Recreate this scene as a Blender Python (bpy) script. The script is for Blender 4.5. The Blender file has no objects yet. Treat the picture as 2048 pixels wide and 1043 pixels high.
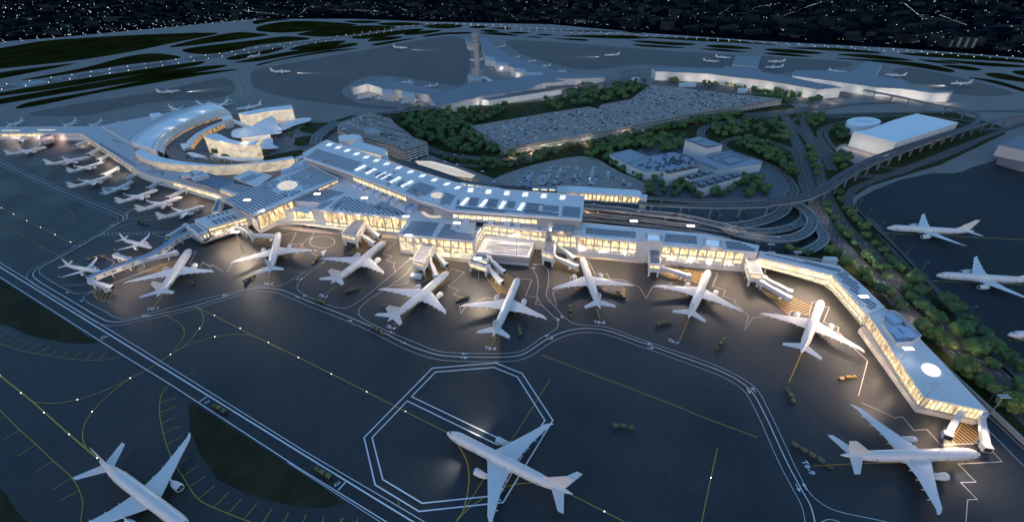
import bpy, math, random
from math import sin, cos, pi, radians, sqrt, atan2, hypot
from mathutils import Vector, Matrix, noise
from mathutils.geometry import tessellate_polygon
random.seed(7)
R = random.random
U = random.uniform
sc = bpy.context.scene
COL = sc.collection
LK = .6
EM = .30   # the picture is exposed for dusk, so lamps are this much weaker in scene units

# ------------------------------------------------------------- camera model
F, PIT, ROLL, H = 933.5, .56561, -.01049, 225.5
def P(u, v, z=0.0):
    x = (u - 1024) / F; y = -(v - 521.5) / F
    x, y = cos(ROLL) * x - sin(ROLL) * y, sin(ROLL) * x + cos(ROLL) * y
    d = (x, cos(PIT) + y * sin(PIT), -sin(PIT) + y * cos(PIT))
    t = (H - z) / -d[2]
    return Vector((d[0] * t, d[1] * t, z))
def zsolve(top, base, zb=0):
    b = P(base[0], base[1], zb); best = (1e9, 0)
    for k in range(int(zb * 4) + 1, 520):
        q = P(top[0], top[1], k / 4)
        e = hypot(q.x - b.x, q.y - b.y)
        best = min(best, (e, k / 4))
    return b, best[1]
TILE = {'P': (0, 0, 1), 'A': (0, 440, 3.996), 'B': (512, 520, 3.996), 'C': (1024, 520, 3.996), 'D': (1536, 620, 3.996),
        'E': (0, 0, 3.996), 'F': (512, 0, 3.996), 'G': (1280, 20, 3.996), 'I': (1536, 60, 3.996), 'J': (200, 170, 3.996),
        'K': (600, 200, 3.996), 'L': (1024, 260, 3.996), 'M': (1100, 120, 3.996), 'N': (1536, 180, 3.996),
        'O': (380, 340, 3.996), 'R': (0, 180, 3.996), 'S': (660, 40, 3.996), 'T': (780, 400, 5.12), 'V': (1140, 400, 4.74),
        'X': (1480, 460, 2.608), 'Y': (1380, 380, 5.32), 'a': (100, 360, 4.345), 'q': (0, 340, 2.897), 'r': (680, 340, 2.897),
        's': (1348, 340, 2.897), 't': (0, 683, 2.897), 'u': (680, 683, 2.897), 'w': (1348, 683, 2.897), 'b': (1700, 380, 4.011),
        'h': (680, 0, 2.897), 'c': (250, 180, 5.12)}
def S(s):
    out = []; t = TILE['P']
    for w in s.split():
        if ',' in w:
            x, y = w.split(','); out.append((t[0] + float(x) / t[2], t[1] + float(y) / t[2]))
        else:
            t = TILE[w]
    return out
def W(s, z=0.0):
    return [P(u, v, z) for u, v in (S(s) if isinstance(s, str) else s)]
def catmull(p, n=8, closed=False):   # centripetal, so uneven spacing makes no loops
    out = []; m = len(p)
    for i in range(m if closed else m - 1):
        if closed: a, b, c, d = p[i - 1], p[i], p[(i + 1) % m], p[(i + 2) % m]
        else:
            b, c = p[i], p[i + 1]; a = p[i - 1] if i else b - (c - b); d = p[i + 2] if i + 2 < m else c + (c - b)
        k = lambda u_, v_: max(1e-4, (v_ - u_).length) ** .5
        t1 = k(a, b); t2 = t1 + k(b, c); t3 = t2 + k(c, d)
        for q in range(n):
            t = t1 + (t2 - t1) * q / n
            A1 = a * ((t1 - t) / t1) + b * (t / t1); A2 = b * ((t2 - t) / (t2 - t1)) + c * ((t - t1) / (t2 - t1)); A3 = c * ((t3 - t) / (t3 - t2)) + d * ((t - t2) / (t3 - t2))
            B1 = A1 * ((t2 - t) / t2) + A2 * (t / t2); B2 = A2 * ((t3 - t) / (t3 - t1)) + A3 * ((t - t1) / (t3 - t1))
            out.append(B1 * ((t2 - t) / (t2 - t1)) + B2 * ((t - t1) / (t2 - t1)))
    if not closed: out.append(p[-1].copy())
    return out
def area2(p): return sum(p[i - 1].x * p[i].y - p[i].x * p[i - 1].y for i in range(len(p)))
def ccw(p): return list(p) if area2(p) > 0 else list(reversed(p))
def pip(x, y, poly):
    c = False; j = len(poly) - 1
    for i in range(len(poly)):
        a, b = poly[i], poly[j]
        if (a.y > y) != (b.y > y) and x < (b.x - a.x) * (y - a.y) / (b.y - a.y) + a.x: c = not c
        j = i
    return c
def normals(p, closed=False):
    out = []; m = len(p)
    for i in range(m):
        a = p[i - 1] if (i > 0 or closed) else None
        b = p[(i + 1) % m] if (i < m - 1 or closed) else None
        ds = []
        if a is not None: d = (p[i] - a).to_2d(); ds.append(d.normalized() if d.length > 1e-6 else d)
        if b is not None: d = (b - p[i]).to_2d(); ds.append(d.normalized() if d.length > 1e-6 else d)
        t = ds[0] if len(ds) == 1 else ds[0] + ds[1]
        if t.length < 1e-4: t = ds[0]
        t.normalize(); nn = Vector((-t.y, t.x)); k = max(.35, abs(nn.dot(Vector((-ds[0].y, ds[0].x)))))
        out.append(nn / k)
    return out
def offs(p, d, closed=False):   # positive = left of travel
    return [Vector((q.x + n.x * d, q.y + n.y * d, q.z)) for q, n in zip(p, normals(p, closed))]
def outset(p, d):
    p = ccw(p); return offs(p, -d, True)
def plen(p): return sum((p[i + 1] - p[i]).length for i in range(len(p) - 1))
def along(p, step, start=0.0):
    out = []; t = start; acc = 0
    for i in range(len(p) - 1):
        L = (p[i + 1] - p[i]).length
        if L < 1e-6: continue
        d = (p[i + 1] - p[i]) / L
        while t <= acc + L:
            out.append((p[i] + d * (t - acc), d)); t += step
        acc += L
    return out
def centroid(p):
    return Vector((sum(q.x for q in p) / len(p), sum(q.y for q in p) / len(p), 0))

# ---------------------------------------------------------------- materials
MATS = {}
def mat(name, col, rough=.6, metal=0, emit=0, ecol=None, var=0.0, vs=.1, spec=.5, var2=0.0, vs2=2.0, bump=0):
    if name in MATS: return MATS[name]
    m = bpy.data.materials.new(name); m.use_nodes = True; nt = m.node_tree; b = nt.nodes['Principled BSDF']
    c = (col[0], col[1], col[2], 1)
    b.inputs['Base Color'].default_value = c; b.inputs['Roughness'].default_value = rough; b.inputs['Metallic'].default_value = metal
    b.inputs['Specular IOR Level'].default_value = spec
    tc = nt.nodes.new('ShaderNodeTexCoord')
    def nz(scale, det=5, src=None):
        n = nt.nodes.new('ShaderNodeTexNoise'); n.inputs['Scale'].default_value = scale; n.inputs['Detail'].default_value = det
        nt.links.new(tc.outputs['Object'], n.inputs['Vector']); return n
    if var or var2:
        v = nt.nodes.new('ShaderNodeMapRange'); v.inputs['From Min'].default_value = .3; v.inputs['From Max'].default_value = .7
        v.inputs['To Min'].default_value = 1 - var; v.inputs['To Max'].default_value = 1 + var
        nt.links.new(nz(vs).outputs['Fac'], v.inputs['Value'])
        v2 = nt.nodes.new('ShaderNodeMapRange'); v2.inputs['From Min'].default_value = .3; v2.inputs['From Max'].default_value = .7
        v2.inputs['To Min'].default_value = 1 - var2; v2.inputs['To Max'].default_value = 1 + var2
        nt.links.new(nz(vs2, 3).outputs['Fac'], v2.inputs['Value'])
        mu = nt.nodes.new('ShaderNodeMath'); mu.operation = 'MULTIPLY'
        nt.links.new(v.outputs[0], mu.inputs[0]); nt.links.new(v2.outputs[0], mu.inputs[1])
        mx = nt.nodes.new('ShaderNodeVectorMath'); mx.operation = 'SCALE'; mx.inputs[0].default_value = col[:3]
        nt.links.new(mu.outputs[0], mx.inputs['Scale']); nt.links.new(mx.outputs[0], b.inputs['Base Color'])
        rr = nt.nodes.new('ShaderNodeMath'); rr.operation = 'MULTIPLY'; rr.inputs[1].default_value = rough
        nt.links.new(v.outputs[0], rr.inputs[0]); nt.links.new(rr.outputs[0], b.inputs['Roughness'])
    if bump:
        bp = nt.nodes.new('ShaderNodeBump'); bp.inputs['Strength'].default_value = bump; bp.inputs['Distance'].default_value = .3
        nt.links.new(nz(vs2, 4).outputs['Fac'], bp.inputs['Height']); nt.links.new(bp.outputs[0], b.inputs['Normal'])
    if emit:
        b.inputs['Emission Color'].default_value = (*(ecol or col)[:3], 1); b.inputs['Emission Strength'].default_value = emit * EM
    MATS[name] = m
    return m
def window_mat(name, col, strength, scale=(.5, .5, .18), lo=.25, dark=(.05, .04, .03), grid=None):
    """lit glazing: brightness differs from bay to bay like rooms behind glass"""
    m = mat(name, dark, .15, emit=strength, ecol=col); nt = m.node_tree; b = nt.nodes['Principled BSDF']
    tc = nt.nodes.new('ShaderNodeTexCoord'); mp = nt.nodes.new('ShaderNodeMapping'); mp.inputs['Scale'].default_value = scale
    nt.links.new(tc.outputs['Object'], mp.inputs['Vector'])
    n = nt.nodes.new('ShaderNodeTexNoise'); n.inputs['Scale'].default_value = 1; n.inputs['Detail'].default_value = 4
    nt.links.new(mp.outputs[0], n.inputs['Vector'])
    v = nt.nodes.new('ShaderNodeMapRange'); v.inputs['From Min'].default_value = .34; v.inputs['From Max'].default_value = .62
    v.inputs['To Min'].default_value = lo * strength * EM; v.inputs['To Max'].default_value = strength * EM
    nt.links.new(n.outputs['Fac'], v.inputs['Value']); nt.links.new(v.outputs[0], b.inputs['Emission Strength'])
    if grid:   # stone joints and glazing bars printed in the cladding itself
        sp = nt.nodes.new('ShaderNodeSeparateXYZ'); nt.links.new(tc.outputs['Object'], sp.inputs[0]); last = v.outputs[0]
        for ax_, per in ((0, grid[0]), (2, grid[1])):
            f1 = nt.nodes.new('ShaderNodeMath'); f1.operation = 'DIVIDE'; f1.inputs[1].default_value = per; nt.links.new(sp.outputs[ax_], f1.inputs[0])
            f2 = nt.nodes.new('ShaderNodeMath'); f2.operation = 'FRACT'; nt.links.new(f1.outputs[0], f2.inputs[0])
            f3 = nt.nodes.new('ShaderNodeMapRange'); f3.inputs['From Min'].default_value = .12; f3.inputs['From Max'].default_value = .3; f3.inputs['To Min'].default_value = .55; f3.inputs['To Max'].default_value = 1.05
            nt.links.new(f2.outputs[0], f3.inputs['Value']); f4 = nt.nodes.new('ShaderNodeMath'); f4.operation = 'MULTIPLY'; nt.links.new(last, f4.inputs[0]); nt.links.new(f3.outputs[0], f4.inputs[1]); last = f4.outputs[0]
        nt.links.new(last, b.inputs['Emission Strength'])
    cr = nt.nodes.new('ShaderNodeMix'); cr.data_type = 'RGBA'
    cr.inputs[6].default_value = (col[0], col[1] * .72, col[2] * .42, 1); cr.inputs[7].default_value = (*col, 1)
    nt.links.new(n.outputs['Fac'], cr.inputs[0])
    nt.links.new(cr.outputs[2], b.inputs['Emission Color'])
    return m
M_city = mat('city_land', (.0025, .004, .006), .9, var=.6, vs=.01, spec=0)
M_pave = mat('airfield_concrete', (.25, .236, .222), .8, var=.12, vs=.012, var2=.05, vs2=.15, spec=.08)
M_grass = mat('grass_dark', (.020, .021, .0055), .95, var=.5, vs=.01, var2=.15, vs2=.3, spec=0)
M_lawn = mat('lawn', (.036, .042, .013), .95, var=.5, vs=.05, var2=.3, vs2=.4, spec=.08)
M_ngrass = mat('near_grass', (.036, .036, .020), .95, var=.4, vs=.05, var2=.5, vs2=1.2, bump=.6, spec=.08)
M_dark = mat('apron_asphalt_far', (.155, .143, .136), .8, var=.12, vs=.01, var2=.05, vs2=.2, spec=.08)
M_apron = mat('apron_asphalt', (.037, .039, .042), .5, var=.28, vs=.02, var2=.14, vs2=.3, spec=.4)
M_cargo = mat('cargo_asphalt', (.040, .046, .052), .7, var=.15, vs=.02, var2=.06, vs2=.3, spec=.08)
M_road = mat('road_asphalt', (.12, .11, .105), .7, var=.15, vs=.05, var2=.08, vs2=.6, spec=.08)
M_sroad = mat('service_asphalt', (.021, .025, .030), .55, var=.15, vs=.05, var2=.2, vs2=.5)
M_broad = mat('viaduct_asphalt', (.10, .105, .115), .6, var=.12, vs=.05)
M_lot = mat('lot_asphalt', (.34, .30, .27), .75, var=.15, vs=.08, var2=.1, vs2=.5, spec=.08)
M_conc = mat('concrete', (.42, .40, .37), .75, var=.12, vs=.2)
M_concd = mat('concrete_dark', (.22, .22, .235), .75, var=.12, vs=.2)
M_white = mat('white_line', (.80, .82, .84), .5, emit=0)
M_pink = mat('safety_line', (.72, .58, .56), .55)
M_yel = mat('yellow_line', (.46, .34, .05), .6)
M_yelb = mat('yellow_line_bright', (.55, .30, .04), .5)
M_hatch = mat('hatch_yellow', (.45, .27, .06), .6)
M_roof = mat('roof_membrane', (.86, .80, .77), .55, var=.07, vs=.06, var2=.05, vs2=.5)
M_tower = mat('tower_concrete', (.34, .34, .35), .7, var=.06, vs=.1)
M_roofg = mat('roof_pale_grey', (.52, .51, .52), .55, var=.06, vs=.05, var2=.05, vs2=.4)
M_roofw = mat('roof_white', (.88, .86, .85), .5, var=.05, vs=.05, var2=.04, vs2=.4)
M_pv = mat('roof_panel_dark', (.12, .14, .19), .35, var=.15, vs=.3)
M_wall = mat('wall_white', (.72, .70, .67), .6, var=.06, vs=.1, var2=.03, vs2=1)
M_wallg = mat('wall_grey', (.38, .38, .39), .6, var=.08, vs=.1)
M_gar = mat('garage_concrete', (.58, .54, .49), .75, var=.1, vs=.06, var2=.08, vs2=.4)
M_void = mat('dark_opening', (.012, .012, .014), .9)
M_unit = mat('rooftop_unit_blue', (.50, .60, .78), .5, var=.05, vs=.3)
M_frame = mat('window_frame', (.66, .64, .60), .5)
M_mull = mat('mullion', (.16, .15, .14), .5)
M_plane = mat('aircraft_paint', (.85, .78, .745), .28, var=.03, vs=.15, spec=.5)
M_planeg = mat('aircraft_grey', (.42, .42, .44), .4)
M_dglass = mat('cockpit_glass', (.02, .022, .025), .1)
M_metal = mat('dark_metal', (.06, .06, .065), .45, metal=.6)
M_tyre = mat('tyre', (.02, .02, .02), .9)
M_white2 = mat('jet_bridge_white', (.66, .66, .68), .45, var=.05, vs=.4)
M_olive = mat('olive_paint', (.16, .15, .05), .6)
M_orange = mat('orange_paint', (.55, .30, .06), .55)
M_leaf = [mat('foliage_green', (.105, .180, .052), .85, var=.35, vs=.25, var2=.35, vs2=1.5),
          mat('foliage_deep', (.060, .122, .044), .85, var=.35, vs=.25, var2=.35, vs2=1.5),
          mat('foliage_olive', (.19, .21, .05), .85, var=.35, vs=.25, var2=.35, vs2=1.5)]
M_bark = mat('bark', (.05, .04, .03), .9)
WARM = (1.0, .78, .46)
M_win = window_mat('lit_glazing', (1.0, .79, .46), 2.0, lo=.12)
M_win2 = window_mat('lit_glazing_pale', (1.0, .90, .62), 1.7, lo=.35)
M_sky = mat('skylight_glow', (.8, .8, .8), .3, emit=.7, ecol=(.92, .97, 1.0))
M_skyw = window_mat('skylight_warm', (1.0, .92, .74), .6, scale=(.4, .4, .4), lo=.65, dark=(.42, .42, .38))
M_lamp = mat('lamp_glow', (1, 1, 1), .3, emit=7, ecol=(.92, .96, 1.0))
M_taxi = mat('taxi_light_glow', (1, 1, 1), .3, emit=7, ecol=(1, .93, .8))
M_rwy = mat('runway_light_glow', (1, 1, 1), .3, emit=6.5, ecol=(1, .95, .85))
M_orangeglow = window_mat('orange_lit_bays', (1.0, .72, .42), .55, lo=.1)
M_stone = window_mat('glowing_stone', (1.0, .90, .68), .62, scale=(.12, .12, .25), lo=.5, dark=(.5, .46, .38), grid=(2.2, 2.6))  # emission added to the stone colour, so these walls glow by themselves
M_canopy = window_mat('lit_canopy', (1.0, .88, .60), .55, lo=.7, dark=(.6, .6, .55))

# ------------------------------------------------------------- mesh builder
class MB:
    def __init__(s): s.v = []; s.f = []; s.m = []
    def add(s, vs, fs, mi=0):
        o = len(s.v); s.v += [tuple(v) for v in vs]
        for f in fs: s.f.append(tuple(i + o for i in f)); s.m.append(mi)
    def quad(s, a, b, c, d, mi=0): s.add([a, b, c, d], [(0, 1, 2, 3)], mi)
    def box(s, c, sz, ang=0, mi=0, tilt=None):
        x, y, z = sz[0] / 2, sz[1] / 2, sz[2] / 2; ca, sa = cos(ang), sin(ang); vs = []
        for dx, dy, dz in ((-x, -y, -z), (x, -y, -z), (x, y, -z), (-x, y, -z), (-x, -y, z), (x, -y, z), (x, y, z), (-x, y, z)):
            vs.append((c[0] + dx * ca - dy * sa, c[1] + dx * sa + dy * ca, c[2] + dz))
        s.add(vs, [(0, 3, 2, 1), (4, 5, 6, 7), (0, 1, 5, 4), (1, 2, 6, 5), (2, 3, 7, 6), (3, 0, 4, 7)], mi)
    def poly(s, pts, z=None, mi=0):
        p = ccw(pts); vs = [Vector((q.x, q.y, q.z if z is None else z)) for q in p]
        tris = tessellate_polygon([[Vector((q.x, q.y, 0)) for q in vs]])
        fs = []
        for t in tris:
            a, b, c = vs[t[0]], vs[t[1]], vs[t[2]]
            cr = (b.x - a.x) * (c.y - a.y) - (b.y - a.y) * (c.x - a.x)
            fs.append(tuple(t) if cr > 0 else (t[0], t[2], t[1]))
        s.add(vs, fs, mi)
    def walls(s, pts, z0, z1, mi=0):
        p = ccw(pts); n = len(p)
        for i in range(n):
            a, b = p[i], p[(i + 1) % n]
            s.quad((a.x, a.y, z0), (b.x, b.y, z0), (b.x, b.y, z1), (a.x, a.y, z1), mi)
    def prism(s, pts, z0, z1, mi=0, mt=None, bottom=True):
        s.walls(pts, z0, z1, mi); s.poly(pts, z1, mi if mt is None else mt)
        if bottom:
            k = len(s.f); s.poly(pts, z0, mi)
            for i in range(k, len(s.f)): s.f[i] = tuple(reversed(s.f[i]))
    def ribbon(s, pts, w, z=None, mi=0, off=0.0, closed=False):
        ns = normals(pts, closed); n = len(pts)
        vs = []
        for i_, (q, nn) in enumerate(zip(pts, ns)):
            zz = (q.z if z is None else z) + (i_ % 8) * .004
            vs.append((q.x + nn.x * (off + w / 2), q.y + nn.y * (off + w / 2), zz)); vs.append((q.x + nn.x * (off - w / 2), q.y + nn.y * (off - w / 2), zz))
        fs = [(2 * i + 1, (2 * i + 3) % (2 * n), (2 * i + 2) % (2 * n), 2 * i) for i in range(n if closed else n - 1)]
        s.add(vs, fs, mi)
    def beam(s, pts, w, t, mi=0, off=0.0, up=0.0, mt=None):   # swept box, top at q.z+up
        ns = normals(pts); n = len(pts); vs = []
        for q, nn in zip(pts, ns):
            for o, dz in ((w / 2, up), (-w / 2, up), (-w / 2, up - t), (w / 2, up - t)):
                vs.append((q.x + nn.x * (off + o), q.y + nn.y * (off + o), q.z + dz))
        for i in range(n - 1):
            a = 4 * i; b = a + 4
            s.add([vs[a], vs[a + 1], vs[a + 2], vs[a + 3], vs[b], vs[b + 1], vs[b + 2], vs[b + 3]],
                  [(1, 5, 4, 0)], mi if mt is None else mt)
            s.add([vs[a], vs[a + 1], vs[a + 2], vs[a + 3], vs[b], vs[b + 1], vs[b + 2], vs[b + 3]],
                  [(2, 6, 5, 1), (3, 7, 6, 2), (0, 4, 7, 3)], mi)
        s.add(vs[:4], [(0, 3, 2, 1)], mi); s.add(vs[-4:], [(0, 1, 2, 3)], mi)
    def tube(s, a, b, r0, r1=None, n=8, mi=0, caps=True):
        a = Vector(a); b = Vector(b); r1 = r0 if r1 is None else r1; d = (b - a).normalized()
        u = d.orthogonal().normalized(); w = d.cross(u)
        vs = [a + (u * cos(2 * pi * i / n) + w * sin(2 * pi * i / n)) * r0 for i in range(n)] + [b + (u * cos(2 * pi * i / n) + w * sin(2 * pi * i / n)) * r1 for i in range(n)]
        s.add(vs, [(i, (i + 1) % n, n + (i + 1) % n, n + i) for i in range(n)], mi)
        if caps: s.add(vs, [tuple(range(n - 1, -1, -1)), tuple(range(n, 2 * n))], mi)
    def loft(s, rings, mi=0, caps=True):
        n = len(rings[0]); vs = [v for r in rings for v in r]; fs = []
        for k in range(len(rings) - 1):
            for i in range(n): fs.append((k * n + i, k * n + (i + 1) % n, (k + 1) * n + (i + 1) % n, (k + 1) * n + i))
        if caps: fs += [tuple(range(n - 1, -1, -1)), tuple(range((len(rings) - 1) * n, len(rings) * n))]
        s.add(vs, fs, mi)
    def build(s, name, mats, parent=None, smooth=False, **kw):
        me = bpy.data.meshes.new(name); L = parent.get('_o') if parent else None
        vs = s.v
        if L is not None: vs = [(v[0] - L[0], v[1] - L[1], v[2] - L[2]) for v in vs]
        me.from_pydata(vs, [], s.f); me.validate(clean_customdata=False)
        for m in (mats if isinstance(mats, (list, tuple)) else [mats]): me.materials.append(m)
        if len(me.polygons) == len(s.m): me.polygons.foreach_set('material_index', s.m)
        if smooth: me.polygons.foreach_set('use_smooth', [True] * len(me.polygons))
        me.update()
        o = bpy.data.objects.new(name, me); COL.objects.link(o)
        if parent: o.parent = parent
        tag(o, **kw)
        return o
def tag(o, label=None, cat=None, group=None, kind=None):
    if label: o['label'] = label
    if cat: o['category'] = cat
    if group: o['group'] = group
    if kind: o['kind'] = kind
    return o
def thing(name, label, cat, loc=(0, 0, 0), group=None, world=True):
    o = bpy.data.objects.new(name, None); COL.objects.link(o); o.location = loc; o.empty_display_size = 2
    if world: o['_o'] = [float(loc[0]), float(loc[1]), float(loc[2])]
    return tag(o, label, cat, group)
def sub(o, child_of):   # let parts of a part use the same world offset
    o['_o'] = child_of['_o']; return o
def copy_tree(o, parent=None):
    c = o.copy(); COL.objects.link(c)
    if parent: c.parent = parent
    for ch in list(o.children): copy_tree(ch, c)
    return c
def sheet(name, pts, z, m, smooth=0, label=None):
    p = pts if not isinstance(pts, str) else W(pts)
    if smooth: p = catmull(p, smooth, True)
    b = MB(); b.poly(p, z); return b.build(name, m, kind='structure', label=label)
def spot(loc, tgt, power, col=(1, .82, .58), ang=120, blend=.8, r=.5, name='lamp'):
    d = bpy.data.lights.new(name, 'SPOT'); d.energy = power * LK; d.color = col; d.spot_size = radians(ang); d.spot_blend = blend; d.shadow_soft_size = r
    o = bpy.data.objects.new(name, d); COL.objects.link(o); o.location = loc
    o.rotation_euler = (Vector(tgt) - Vector(loc)).to_track_quat('-Z', 'Y').to_euler(); return o
def point(loc, power, col=(1, .80, .55), r=.4, name='lamp'):
    d = bpy.data.lights.new(name, 'POINT'); d.energy = power * LK; d.color = col; d.shadow_soft_size = r
    o = bpy.data.objects.new(name, d); COL.objects.link(o); o.location = loc; return o
SKY_TINT = (1.85, 1.46, 1.20)
SKY_STR = .15
SUN_E = .05
EXPO = 2.0
LIGHT_K = .36
# ------------------------------------------------------------------ camera
cd = bpy.data.cameras.new('camera'); cam = bpy.data.objects.new('camera', cd); COL.objects.link(cam)
fw = Vector((0, cos(PIT), -sin(PIT))); up = Vector((0, sin(PIT), cos(PIT))); rt = Vector((1, 0, 0))
cx = cos(ROLL) * rt + sin(ROLL) * up; cy = -sin(ROLL) * rt + cos(ROLL) * up
mw = Matrix((cx, cy, -fw)).transposed().to_4x4(); mw.translation = (0, 0, H); cam.matrix_world = mw
cd.sensor_width = 36; cd.lens = F / 2048 * 36; cd.clip_end = 60000; cd.clip_start = 1; sc.camera = cam

# ------------------------------------------------------------- sky, dim sun
w = bpy.data.worlds.new('World'); sc.world = w; w.use_nodes = True; nt = w.node_tree
bg = nt.nodes['Background']; sky = nt.nodes.new('ShaderNodeTexSky'); sky.sky_type = 'NISHITA'; sky.sun_disc = False
SE, SR = radians(2.0), radians(200)
sky.sun_elevation = SE; sky.sun_rotation = SR; sky.ozone_density = 4; sky.dust_density = .3
tint = nt.nodes.new('ShaderNodeVectorMath'); tint.operation = 'MULTIPLY'; tint.inputs[1].default_value = (SKY_TINT)
nt.links.new(sky.outputs[0], tint.inputs[0]); nt.links.new(tint.outputs[0], bg.inputs[0]); bg.inputs[1].default_value = SKY_STR
sd = bpy.data.lights.new('sun', 'SUN'); sd.energy = SUN_E; sd.angle = radians(25); sd.color = (.80, .88, 1.0)
so = bpy.data.objects.new('sun', sd); COL.objects.link(so)
so.rotation_euler = Vector((.35, .35, -1)).to_track_quat('-Z', 'Y').to_euler()
sc.view_settings.view_transform = 'Standard'; sc.view_settings.look = 'None'; sc.view_settings.exposure = EXPO; sc.view_settings.gamma = 1
sc.view_settings.use_curve_mapping = False
sc.cycles.use_denoising = True; sc.cycles.max_bounces = 5; sc.cycles.diffuse_bounces = 2; sc.cycles.glossy_bounces = 2
sc.cycles.sample_clamp_indirect = 4; sc.cycles.use_light_tree = True

# ------------------------------------------------------------------ ground
b = MB(); b.quad((-16000, -3000, -.4), (16000, -3000, -.4), (16000, 22000, -.4), (-16000, 22000, -.4))
b.build('ground', M_city, kind='structure')
sheet('airfield_ground', 'P -1500,150 -600,120 0,84 130,74 300,58 512,38 700,38 870,44 1100,49 1300,67 1536,83 1800,97 2048,116 2700,160 3800,330 3200,1043 1400,2400 600,2400 -1500,1043', 0, M_pave)
gr = ['E -900,500 0,385 420,320 1740,262 1350,350 960,430 600,485 0,550 -900,640', 'E -600,660 0,580 120,562 610,505 420,548 200,590 0,630 -600,720',
 'E 170,640 400,595 700,535 1050,445 1200,428 1290,430 1440,465 1000,520 560,590 300,630', 'E 1355,380 1600,310 1900,258 F 0,266 100,280 0,296 E 1800,330',
 'E 1455,400 1600,372 2046,320 F 220,292 440,312 200,340 0,365 E 1900,400 1640,435',
 'E -600,860 0,740 400,670 1000,575 1600,492 1640,495 1560,525 1000,615 400,715 0,770 -600,880', 'E -600,900 0,790 700,670 1400,555 1780,520 1815,525 1700,555 1000,668 400,765 0,835 -600,950',
 'E 130,868 220,820 700,735 1400,600 1920,552 1500,620 800,740 280,848', 'E 1805,470 1900,440 2046,420 F 0,415 240,375 130,420 0,445 E 1880,480',
 'E 1870,500 F 0,462 440,385 780,345 820,352 750,375 300,440 0,492 E 1940,500', 'F 0,520 200,470 600,400 820,388 500,430 200,480 0,528',
 'F 270,400 450,345 690,325 720,332 600,368 400,395', 'F 330,272 800,205 1120,215 900,262 580,295 380,285', 'F 0,240 60,200 300,168 790,192 800,200 560,235 250,262 60,255',
 'F 750,300 1000,260 1300,230 1335,240 1050,290 850,312', 'F 890,325 980,298 1150,292 1170,298 1080,320 920,332', 'F 920,362 1000,340 1290,302 1150,332 960,366',
 'F 1180,275 1260,255 1450,240 1480,246 1380,268 1210,282', 'F 1325,290 1500,262 1700,258 1725,268 1500,278 1360,294', 'F 1330,205 1500,190 1660,205 1560,228 1400,225',
 'F 1700,215 1800,205 1860,218 1780,228', 'F 1790,245 1860,238 1950,250 1880,258', 'F 700,170 900,165 1000,178 860,188', 'F 970,190 1150,178 1350,195 1100,208',
 'F 0,160 100,152 270,157 120,172 0,195', 'S 1200,85 1280,82 1360,90 1280,97', 'S 1420,100 1500,95 1600,105 1500,112', 'S 1290,65 1400,60 1460,70 1380,76', 'S 1650,118 1720,112 1790,120 1720,126',
 'S 1850,128 1950,122 G -30,205 0,215 100,222 -80,232', 'S 1190,105 1350,100 1510,128 1300,118', 'S 1510,80 1650,78 2046,95 G 0,175 0,190 -200,170', 'S 1780,148 2046,155 2046,168 1900,160', 'S 1570,135 1640,132 1700,140 1650,143',
 'G -80,248 0,245 200,255 430,270 440,280 250,282', 'G -60,272 0,275 250,290 370,305 200,302 0,290', 'G 525,285 650,280 850,298 900,310 750,312 580,300', 'G 485,310 650,312 860,338 650,330',
 'G 0,215 600,232 1130,285 800,265 300,240', 'G 995,315 1100,310 1400,335 1470,348 1350,352 1080,335', 'G 985,348 1150,345 1370,375 1200,370', 'G 1170,305 1500,300 1900,335 1925,348 1750,340 1400,318',
 'I 550,195 800,195 1100,232 1165,245 950,240 650,210', 'I 520,225 900,240 1250,270 1490,325 1450,338 1200,300 900,260', 'I 1050,185 1500,195 2046,240 2600,290 2600,320 2046,265 1500,230 1150,205',
 'I 1195,235 1350,245 1530,272 1350,265', 'I 1360,240 1600,250 2046,285 2046,298 1700,285', 'I 1390,280 1550,285 1710,315 1640,325 1480,305', 'I 1730,350 1850,345 2046,385 2300,430 2300,470 2046,418 1850,392',
 'I 1955,330 2046,325 2300,360 2300,400 2046,365 1980,350', 'I 1600,378 1800,400 2046,470 2400,580 2400,610 2046,495 1800,425']
b = MB()
for g in gr:
    p = W(g)
    if len(p) <= 6 or True: p = catmull(p, 4, True)
    b.poly(p, .10)
b.build('airfield_grass', M_grass, kind='structure')
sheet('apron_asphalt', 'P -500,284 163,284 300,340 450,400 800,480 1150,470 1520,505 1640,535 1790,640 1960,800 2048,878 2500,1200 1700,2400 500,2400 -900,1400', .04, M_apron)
for i, g in enumerate(['E 235,905 500,850 1200,740 1780,625 1860,660 1850,750 1700,790 1200,820 700,920 300,925',
 'E 2010,650 F 0,560 300,500 900,395 1550,290 1640,300 1680,640 1620,680 1450,665 1100,610 900,610 700,700 700,760 850,830 1140,860 1100,875 600,830 200,770 0,710',
 'S 1420,165 1500,162 2046,195 G 0,310 500,345 1100,375 1650,415 1710,435 1640,455 1200,500 1100,510 700,480 0,440 S 2046,400 1800,350 1560,285',
 'I 1010,310 1150,305 1400,350 1900,480 1970,510 1850,525 1560,520 1200,440 1100,400']):
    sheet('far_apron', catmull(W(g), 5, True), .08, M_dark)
sheet('cargo_apron', 'N 800,1040 735,970 705,930 708,890 730,865 850,800 1050,720 1300,665 1480,665 1560,650 1620,620 1830,560 2046,640 P 2400,420 2700,1000 2048,770 1960,690 1880,595 1800,505 1740,444', .12, M_cargo)
sheet('parkland_lawn', 'P 640,250 700,232 800,226 930,215 1100,200 1270,165 1310,172 1455,186 1560,192 1600,222 1640,228 1900,222 2010,255 2010,268 1880,330 1740,372 1700,398 1706,412 1740,444 1800,505 1880,595 1960,690 2048,770 2400,1043 2200,1043 2048,876 1830,676 1700,550 1560,505 1160,430 1160,380 1000,362 860,310 700,262', .16, M_lawn)
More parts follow.
